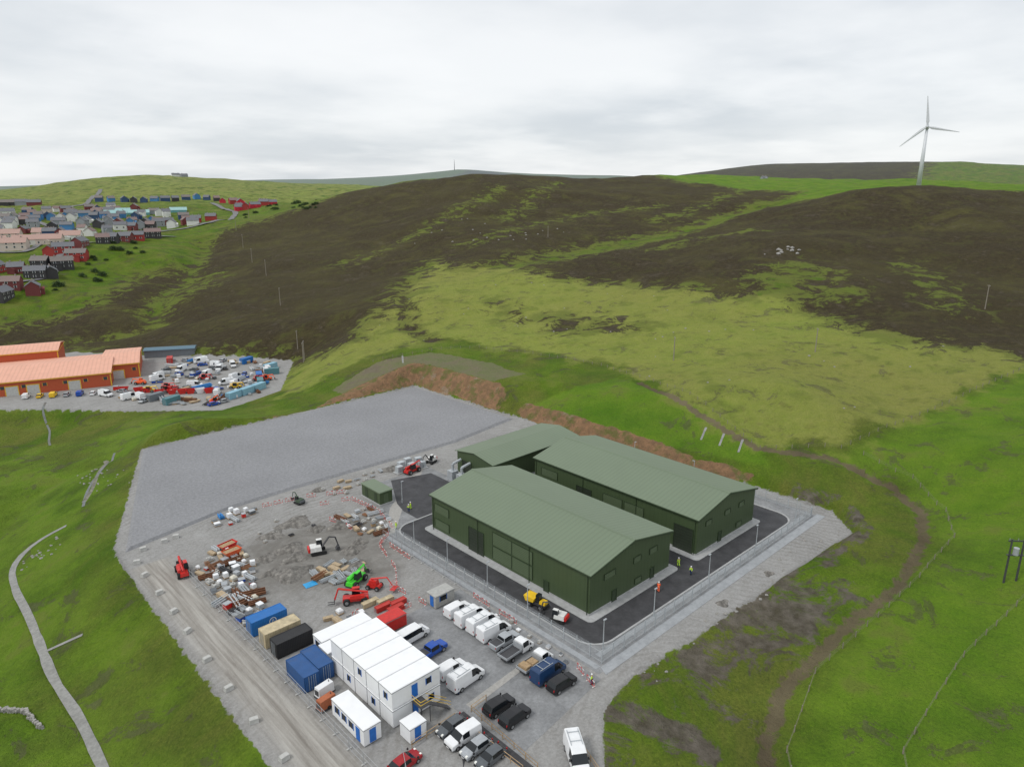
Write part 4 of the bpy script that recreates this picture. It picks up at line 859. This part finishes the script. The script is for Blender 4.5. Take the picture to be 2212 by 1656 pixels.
# ------------------------------------------------------------ village
hcol={"red":(.34,.04,.035),"dark":(.05,.048,.052),"navy":(.04,.08,.17),"blue":(.07,.22,.44),"white":(.72,.72,.70),"dred":(.18,.045,.045),"beige":(.58,.50,.44),"grey":(.30,.32,.34),"teal":(.16,.38,.42),"bright":(.5,.03,.05)}
rcol={"slate":(.14,.145,.16),"tile":(.20,.14,.13),"pink":(.40,.26,.22),"teal":(.3,.48,.48),"brown":(.17,.15,.14)}
winm=M("house_window",(.05,.06,.07),.2);wfr=M("house_frame_white",(.75,.75,.75))
HP_=[]
def house(x,y,Wd,D_,h,col,rc,label,rot=None,win=True):
    HP_.append((x,y))
    rot=R(random.choice([-18,-18,-5,-35,60,75])+random.uniform(-9,9)) if rot is None else rot
    zs=height([x+a*math.cos(rot)*Wd/2 for a in (-1,0,1)],[y+a*math.sin(rot)*Wd/2 for a in (-1,0,1)]);z=float(min(zs))
    c=thing("village_house",label,"house",(x,y,z),rot,"houses on the hillside")
    rise=D_*.36;mb=MB();V=[(xx,yy,zz_) for xx in (-Wd/2,Wd/2) for yy,zz_ in ((-D_/2,-1.5),(D_/2,-1.5),(D_/2,h+1),(0,h+1+rise),(-D_/2,h+1))]
    mb.add(V,[(0,1,2,3,4),(9,8,7,6,5)]+[(i,5+i,5+(i+1)%5,(i+1)%5) for i in range(5)]);mk("wall",mb,M("wall_"+col,hcol[col],.8,.1),c)
    k_=rise/(D_/2);mb=MB()
    for s in (-1,1):
        ya,yb=s*(D_/2+.4),0;za=h+1-.4*k_+.05;zb=h+1+rise+.05;V=[(xx,yy,zz_+dd) for xx in (-Wd/2-.3,Wd/2+.3) for dd in (0,.2) for yy,zz_ in ((ya,za),(yb,zb))]
        mb.add(V,[(0,1,3,2),(4,6,7,5),(0,4,5,1),(2,3,7,6),(0,2,6,4),(1,5,7,3)])
    r_=mk("roof",mb,M("roof_"+rc,rcol[rc],.7,.15),c)
    for a in (-Wd*.3,Wd*.32): mk("chimney",MB().box(a-.4,a+.4,-.35,.35,h+1+rise-.4,h+1+rise+1.1),M("chimney",(.3,.26,.24)),r_)
    if random.random()<.5:
        xx=random.uniform(-.2,.2)*Wd;mk("porch",MB().box(xx-1.6,xx+1.6,-D_/2-2.2,-D_/2+.1,-1.5,h*.6+.8).prof([(xx-1.9,h*.6+.8),(xx+1.9,h*.6+.8),(xx,h*.6+2.1)],-D_/2-2.4,-D_/2+.1),M("wall_"+col,hcol[col],.8,.1),c)
    if win:
        k2=max(2,int(Wd/4.2))
        for i in range(k2):
            xx=-Wd/2+Wd*(i+.5)/k2
            for zz_ in ((1.7,),(1.7,4.4))[h>4.5]:
                wn=mk("window",MB().box(xx-.65,xx+.65,-D_/2-.08,-D_/2+.05,zz_,zz_+1.3),winm,c)
                mk("frame",MB().box(xx-.85,xx-.65,-D_/2-.1,-D_/2+.05,zz_-.12,zz_+1.42).box(xx+.65,xx+.85,-D_/2-.1,-D_/2+.05,zz_-.12,zz_+1.42),wfr,wn)
def row(P,cols,rc,Wd,D_,h,label,win=False,rot=None):
    for i,(x,y) in enumerate(P): house(x,y,Wd*random.uniform(.7,1.1),D_,h*random.uniform(.8,1.05),cols[i%len(cols)],rc if random.random()<.7 or rc in("pink","teal") else random.choice(["slate","tile","brown"]),label,win=win,rot=rot)
row([(202,1083),(214,1071),(225,1050),(236,1045),(249,1044),(264,1046),(279,1048),(294,1051),(317,1073),(339,1091),(346,1068),(349,1038)],["navy","blue","navy","dark"],"slate",12,8,4.5,"dark blue house with a slate roof on a green slope")
row([(322,948),(323,914),(303,850),(306,836),(320,840),(338,851),(358,870)],["bright","red"],"slate",12,8,4.5,"bright red house with a slate roof on a green slope")
row([(322,890),(298,838),(340,862)],["bright"],"slate",10,8,4.5,"bright red house with a slate roof on a green slope")
row([(127,1103),(114,1121),(98,1126)],["dred","grey","dark"],"slate",20,9,4,"dark terraced house on a grassy ridge",rot=R(-20))
row([(68,923),(41,794),(49,788),(116,856),(20,760),(10,740)],["white"],"slate",13,9,5,"white rendered house with a slate roof")
row([(80,829),(90,820),(92,791),(125,836),(128,812),(144,835),(147,811),(105,805),(165,850),(175,832)],["blue","blue","white","blue","navy"],"slate",11,8,5,"blue clad house with a slate roof")
row([(103,753),(111,729),(122,735),(126,715),(135,712),(147,723),(157,724),(171,744),(177,722),(199,745),(62,760),(75,745),(85,765),(30,735)],["grey","dark","grey","white","dred"],"slate",12,8,4.8,"grey house with a slate roof in a terrace",True)
row([(112,775),(130,770),(150,765),(168,775),(188,765),(135,790),(160,795),(182,800),(60,790),(50,740),(90,700),(108,690),(85,735),(65,715)],["white","grey","blue","dark","dred"],"slate",10,7,4.5,"small detached house with a slate roof")
row([(206,733),(221,730),(208,830),(207,852)],["red","red","white","white"],"slate",11,8,5,"red or white detached house beside the village road")
row([(193,882),(241,887),(165,871),(180,905)],["teal"],"teal",26,9,2.2,"long low teal building with a pale roof",rot=R(-18))
row([(30,690),(34,632),(47,617),(66,634),(58,700),(15,650),(20,610)],["beige","white"],"pink",20,10,4.5,"long beige block with a pinkish red roof",True,rot=R(-25))
row([(80,595),(89,607),(103,616),(116,626),(132,638)],["dark","dark","dred","red","dark"],"slate",13,8,5,"dark clad house with a slate roof",True)
row([(46,569),(38,573),(50,550),(24,537),(36,531),(60,580)],["red","red","red","dark","dark","dred"],"brown",14,8,5,"red clad terraced house with a brown roof",True)
row([(7,525),(15,508),(-5,482),(6,472),(-3,540),(24,510),(-14,500),(-12,465)],["dred","dark","dred","dred","red","dark"],"slate",14,8,5,"dark red clad house with a grey roof",True)
k_=0;tries=0
while k_<40 and tries<3000:
    tries+=1;x=random.uniform(-10,235);y=random.uniform(590,960)
    if sdist(np.array([[x,y]]),[(-20,690),(30,700),(70,640),(125,690),(215,715),(232,840),(200,960),(90,960),(20,860)])[0]>-3 or any((x-a)**2+(y-b_)**2<16**2 for a,b_ in HP_):continue
    k_+=1;house(x,y,random.uniform(8,12),7.5,random.uniform(3,4.6),random.choice(["white","grey","blue","white","dred","navy","beige"]),random.choice(["slate","slate","brown","tile"]),"small detached house with a pitched roof on the hillside",win=False)
row([(439,1464),(452,1455)],["white","grey"],"slate",14,8,3,"small building on the skyline")
row([(878,442),(1018,344),(1067,336),(1030,300),(1014,254),(1050,282),(1000,220)],["grey","dark","grey","dark"],"slate",10,6,.8,"low building on the distant green plateau")
# bushes
leafm=M("leaf_dark",(.035,.065,.018),.9,.4,1.2);leafl=M("leaf_light",(.07,.11,.03),.9,.3,1.2)
def bushmesh():
    mb=MB()
    for i in range(420):
        a=random.uniform(0,6.28);el=random.uniform(-.1,1.5);rr=random.uniform(.55,1)*(1+.25*math.sin(3*a)+.2*math.sin(5*el+a));c=np.array([rr*math.cos(a)*math.cos(el)*2.6,rr*math.sin(a)*math.cos(el)*2.2,.2+rr*math.sin(el)*2.1])
        u=np.random.RandomState(i).randn(3,3)*.28;mb.add([c+u[0],c+u[1],c+u[2]],[(0,1,2)],0 if random.random()<.65 else 1)
    return mb
bb=None
for cx_,cy_,k_,sp in [(84,558,7,8),(59,544,6,6),(99,652,5,8),(45,504,6,6),(19,479,5,6),(341,793,12,18),(292,767,6,15),(304,696,8,12),(303,652,8,12),(110,690,6,15),(60,590,5,8),(150,780,10,20),(95,610,5,8),(60,680,6,14),(90,850,6,18),(200,780,6,18)]:
    for _ in range(k_):
        x=cx_+random.gauss(0,sp);y=cy_+random.gauss(0,sp);s=random.uniform(.6,1.5)
        if bb is None:
            bb=thing("bush","rounded dark green bush near the houses","bush",(x,y,hz(x,y)),0,"bushes around the village")
            mk("crown",bushmesh(),[leafm,leafl],bb,fix=False);mk("stem",MB().cyl((0,0,-.3),(.1,0,1),.15,.08,6),polem,bb)
        else: dup(bb,loc=(x,y,hz(x,y)),rot=random.uniform(0,6),scale=(s*1.2,s,s*.8))
# ------------------------------------------------------------ depot
orr=M("depot_roof",(.72,.38,.27),.6,.06,.3,ribs=(1,0,0,1.5),ribh=.03,ribd=.9);drd=M("depot_red",(.46,.085,.03),.6,.08);dye=M("depot_yellow",(.70,.42,.03),.5)
def block(label,x,y,rot,W_,D_,h,rise,wallmat,roofmat,doors=(),wins=0,trim=True,z=-9):
    c=thing("depot_building",label,"building",(x,y,z),rot)
    V=[(xx,yy,zz_) for xx in (0,W_) for yy,zz_ in ((0,0),(D_,0),(D_,h),(D_/2,h+rise),(0,h))];mb=MB();mb.add(V,[(0,1,2,3,4),(9,8,7,6,5)]+[(i,5+i,5+(i+1)%5,(i+1)%5) for i in range(5)]);mk("wall",mb,wallmat,c)
    mb=MB();k_=rise/(D_/2)
    for s in (0,1):
        ya,yb=((-.4,D_/2),(D_+.4,D_/2))[s];za=h-.4*k_+.04;zb=h+rise+.04;V=[(xx,yy,zz_+dd) for xx in (-.4,W_+.4) for dd in (0,.2) for yy,zz_ in ((ya,za),(yb,zb))]
        mb.add(V,[(0,1,3,2),(4,6,7,5),(0,4,5,1),(2,3,7,6),(0,2,6,4),(1,5,7,3)])
    mk("roof",mb,roofmat,c)
    if trim:
        mk("fascia",MB().box(-.5,W_+.5,-.55,-.42,h-.28,h+.02).box(W_+.4,W_+.5,-.4,D_+.4,h-.3,h-.1),dye,c)
        mk("corner_trim",MB().box(-.1,.3,-.1,-.01,0,h-.5).box(W_-.3,W_+.1,-.1,-.01,0,h-.5),dye,c)
    for a,b_ in doors: 
        dd=mk("door",MB().box(a,b_,-.1,.05,.0,3.6),M("door_pale",(.5,.5,.48)),c);mk("frame",MB().box(a-.3,a,-.14,.05,0,3.9).box(b_,b_+.3,-.14,.05,0,3.9).box(a,b_,-.14,.05,3.6,3.9),dye,dd)
    for i in range(wins):
        xx=2+i*(W_-4)/max(1,wins-1);wn=mk("window",MB().box(xx-.7,xx+.7,-.08,.05,h*.5,h*.5+1.2),winm,c);mk("frame",MB().box(xx-.85,xx-.7,-.1,.05,h*.5-.1,h*.5+1.3).box(xx+.7,xx+.85,-.1,.05,h*.5-.1,h*.5+1.3),dye,wn)
    return c
DR=R(-18)
block("low red depot with a salmon roof and yellow trim",-66,267,DR,60,38,5.5,2.0,drd,orr,[(24,28),(31,35),(45,49)],9)
block("taller red depot block with a salmon roof",-62,306,DR,46,20,9,1.6,drd,orr,[],8)
block("red depot wing with a large yellow framed door",-9.3,260,R(-18),14,32,6.2,1.4,drd,orr,[(4,8)],2)
block("long dark blue storage shed at the yard edge",16,290,R(-28),22,7,3.5,.6,cgrey,M("blue_grey_roof",(.10,.17,.22)),[],0,False)
rc_=R(-25)
for i,(x,y) in enumerate([(-4,231),(-1.5,228.5),(1,222),(5,219.5),(8,217),(10.5,215),(13.5,213.5),(-8,236),(16,211)]):
    sk_=skip(x,y,rc_+random.uniform(-.2,.2),redp if i!=6 else whitep,"red open waste skip in the depot yard" if i!=6 else "white open waste skip in the depot yard","skips in the depot yard",z=-8.98,fill=False);sk_.scale=(1.0,1.3,1.4)
for i,(x,y,mt,nm) in enumerate([(18,195,clight,"pale blue"),(24,197,clight,"pale blue"),(30,199.5,clight,"pale blue"),(-2,204,cteal,"teal"),(-5,213,cgrey,"grey"),(48,228,clight,"pale blue"),(44,222,cteal,"teal"),(40,215,cblue,"blue"),(22,270,cred,"red"),(30,262,cwhite,"white"),(45,246,cblue,"blue"),(36,205,cteal,"teal")]):
    c=container(mt,x,y,6,2.44,2.6,nm+" shipping container in the depot yard");c.location.z=-8.97;c.rotation_euler[2]=random.choice([.3,1.2,.35,-.5]) if i>2 else .4
random.seed(11)
def yardscatter(nn):
    pl=[];Y2=[(-20,240),(-8,212),(9,190),(33,197),(58,236),(46,256),(24,280),(16,262),(5,246)]
    k_=0;tries=0
    while k_<nn and tries<5000:
        tries+=1;x=random.uniform(-22,60);y=random.uniform(188,284)
        if sdist(np.array([[x,y]]),Y2)[0]>-1 or any((x-a)**2+(y-b_)**2<5 for a,b_ in pl):continue
        if ldist(np.array([[x,y]]),[(-12,232),(14,206)])[0]<3 or ldist(np.array([[x,y]]),[(-8,245),(22,222),(40,240)])[0]<3: continue
        pl.append((x,y));k_+=1;u=random.random()
        if u<.14: 
            v=vehicle("van",whitep,(x,y),random.uniform(0,6),"white van parked among equipment in the depot yard",group="vehicles in the depot yard");v.location.z=-8.97
        elif u<.24:
            v=vehicle("car",random.choice([greyp,redp,slvp,bluep]),(x,y),random.uniform(0,6),"car parked among equipment in the depot yard","car","vehicles in the depot yard");v.location.z=-8.97
        elif u<.34:
            telehandler(x,y,random.uniform(0,6),random.choice([redp,hiorange,yelp]),"telehandler parked in the depot yard")
        else:
            kd=random.choice(["box","box","frame","tank","pipes","timber","bag"]);p=pallet(x,y,random.uniform(0,3),kd,LAB[kd],-8.97,"equipment in the depot yard");s=random.uniform(1.0,1.7);p.scale=(s,s,s)
yardscatter(140)
for o in bpy.data.objects:
    if o.name.startswith("telehandler") and o.location.y>180:o.location.z=-8.97
for i,(x,y) in enumerate([(-30,247),(-26,244.5),(-22,242),(-18,239.5),(-14,237),(-34,249.5),(-38,252)]):
    v=vehicle("car" if i%2 else "small_van",[yelp,slvp,bluep,whitep,greyp,yelp,whitep][i],(x,y),R(65),"car parked in the row outside the red depot","car","vehicles in the depot yard");v.location.z=-8.97
# rocks and stone wall
stone=M("stone",(.30,.29,.27),.95,.25,2,bump=.05)
def rockmesh(seed,s=1):
    import bmesh
    bm=bmesh.new();bmesh.ops.create_icosphere(bm,subdivisions=2,radius=1);rs=np.random.RandomState(seed)
    for v in bm.verts: v.co*=1+.25*rs.randn()*.6;v.co.z*=.6
    me_=bpy.data.meshes.new("boulder");bm.to_mesh(me_);bm.free();me_.materials.append(stone);return me_
RM=[rockmesh(i) for i in range(4)]
def rk(x,y,s,lab,g):
    o=bpy.data.objects.new("boulder",random.choice(RM));COL.objects.link(o);o.location=(x,y,hz(x,y)+s*.15);o.scale=(s,s*random.uniform(.7,1.2),s);o.rotation_euler=(0,0,random.uniform(0,6));tag(o,lab,"boulder",g)
for i in range(16): rk(298+random.gauss(0,5),117+random.gauss(0,3),random.uniform(.5,1.3),"grey boulder in a rocky hillside outcrop","rocky outcrop")
for i in range(40):
    x=random.uniform(85,200);y=random.uniform(0,240)
    if sdist(np.array([[x,y]]),LM)[0]<-3: rk(x,y,random.uniform(.25,.45),"pale boulder lying in rough hillside grass","boulders on the hillside")
for i in range(22):
    x=random.uniform(230,330);y=random.uniform(300,420);rk(x,y,random.uniform(.4,.9),"pale boulder lying in dark heather","boulders on the hillside")
for i in range(26): rk(-62+random.gauss(0,2.5),104+random.gauss(0,3),random.uniform(.15,.4),"pale boulder beside the footpath","boulders beside the footpath")
for i in range(30): rk(-42+random.gauss(0,3),134+random.gauss(0,9),random.uniform(.15,.4),"grey boulder in the stream bed","boulders in the stream bed")
for i in range(44):
    x=random.uniform(-5,66);rk(x,-14.8+random.gauss(0,1.2),random.uniform(.12,.32),"grey boulder along the gravel margin","boulders along the gravel margin")
wl=MB();pw=[(-80,56),(-76,53),(-73,49),(-72,43)];rs=random.Random(3)
for i in range(len(pw)-1):
    for j in range(26):
        for z_ in range(3):
            x=pw[i][0]+(pw[i+1][0]-pw[i][0])*j/26+rs.gauss(0,.12);y=pw[i][1]+(pw[i+1][1]-pw[i][1])*j/26+rs.gauss(0,.12);s=rs.uniform(.16,.28);zz_=hz(x,y)+z_*.24-.1
            wl.box(x-s,x+s,y-s,y+s,zz_,zz_+.28,t=.05)
tag(mk("dry_stone_wall",wl,stone),"rough dry stone wall in the grass","wall")
# ------------------------------------------------------------ world, sun, camera
wd=bpy.data.worlds.new("World");SC.world=wd;wd.use_nodes=True;nt=wd.node_tree;N=nt.nodes;L=nt.links;bg=N["Background"]
sky=N.new("ShaderNodeTexSky");sky.sky_type='NISHITA';sky.sun_disc=False;sky.sun_elevation=R(52);sky.sun_rotation=R(265)
tc=N.new("ShaderNodeTexCoord");sp_=N.new("ShaderNodeSeparateXYZ");L.new(tc.outputs["Generated"],sp_.inputs[0])
def mth(op,a,b_=None):
    x=N.new("ShaderNodeMath");x.operation=op
    for i,v in ((0,a),(1,b_)):
        if v is None:continue
        if isinstance(v,(int,float)):x.inputs[i].default_value=v
        else:L.new(v,x.inputs[i])
    return x.outputs[0]
zz=mth('ADD',mth('MAXIMUM',sp_.outputs[2],0.0),.14);px=mth('DIVIDE',sp_.outputs[0],zz);py=mth('DIVIDE',sp_.outputs[1],zz)
cb=N.new("ShaderNodeCombineXYZ");L.new(px,cb.inputs[0]);L.new(py,cb.inputs[1])
def wn_(s,det,lo,hi,off):
    a=N.new("ShaderNodeTexNoise");a.inputs["Scale"].default_value=s;a.inputs["Detail"].default_value=det;a.inputs["Roughness"].default_value=.52
    m2=N.new("ShaderNodeMapping");m2.inputs["Location"].default_value=off;L.new(cb.outputs[0],m2.inputs[0]);L.new(m2.outputs[0],a.inputs["Vector"])
    r_=N.new("ShaderNodeMapRange");r_.interpolation_type='SMOOTHSTEP';r_.inputs[1].default_value=lo;r_.inputs[2].default_value=hi;L.new(a.outputs["Fac"],r_.inputs[0]);return r_.outputs[0]
def wmix(f,a,b_):
    x=N.new("ShaderNodeMix");x.data_type='RGBA'
    if isinstance(f,float):x.inputs[0].default_value=f
    else:L.new(f,x.inputs[0])
    for i,v in ((6,a),(7,b_)):
        if isinstance(v,tuple):x.inputs[i].default_value=(*v,1)
        else:L.new(v,x.inputs[i])
    return x.outputs[2]
cl=wmix(wn_(.42,6,.34,.64,(3,1,0)),(.64,.68,.72),(.90,.915,.925));cl=wmix(mth('MULTIPLY',wn_(1.1,6,.45,.72,(7,2,0)),.55),cl,(.96,.97,.975))
sk2=N.new("ShaderNodeVectorMath");sk2.operation='SCALE';sk2.inputs[3].default_value=.10;L.new(sky.outputs[0],sk2.inputs[0])
cl=wmix(.10,cl,sk2.outputs[0]);L.new(cl,bg.inputs[0]);bg.inputs[1].default_value=1.08
sl=bpy.data.lights.new("sun","SUN");sl.energy=1.5;sl.angle=R(14);sl.color=(1,.97,.92);so=bpy.data.objects.new("sun",sl);COL.objects.link(so);so.rotation_euler=(R(38),0,R(-100))
c=bpy.data.cameras.new("camera");co=bpy.data.objects.new("camera",c);COL.objects.link(co)
c.lens=36*1534/2212;c.clip_start=.5;c.clip_end=30000;co.location=(-81.1,-67.4,70);co.rotation_euler=(math.pi/2-R(15.6),0,R(46.8)-math.pi/2);SC.camera=co
SC.view_settings.view_transform='Standard';SC.view_settings.look='None';SC.view_settings.exposure=0
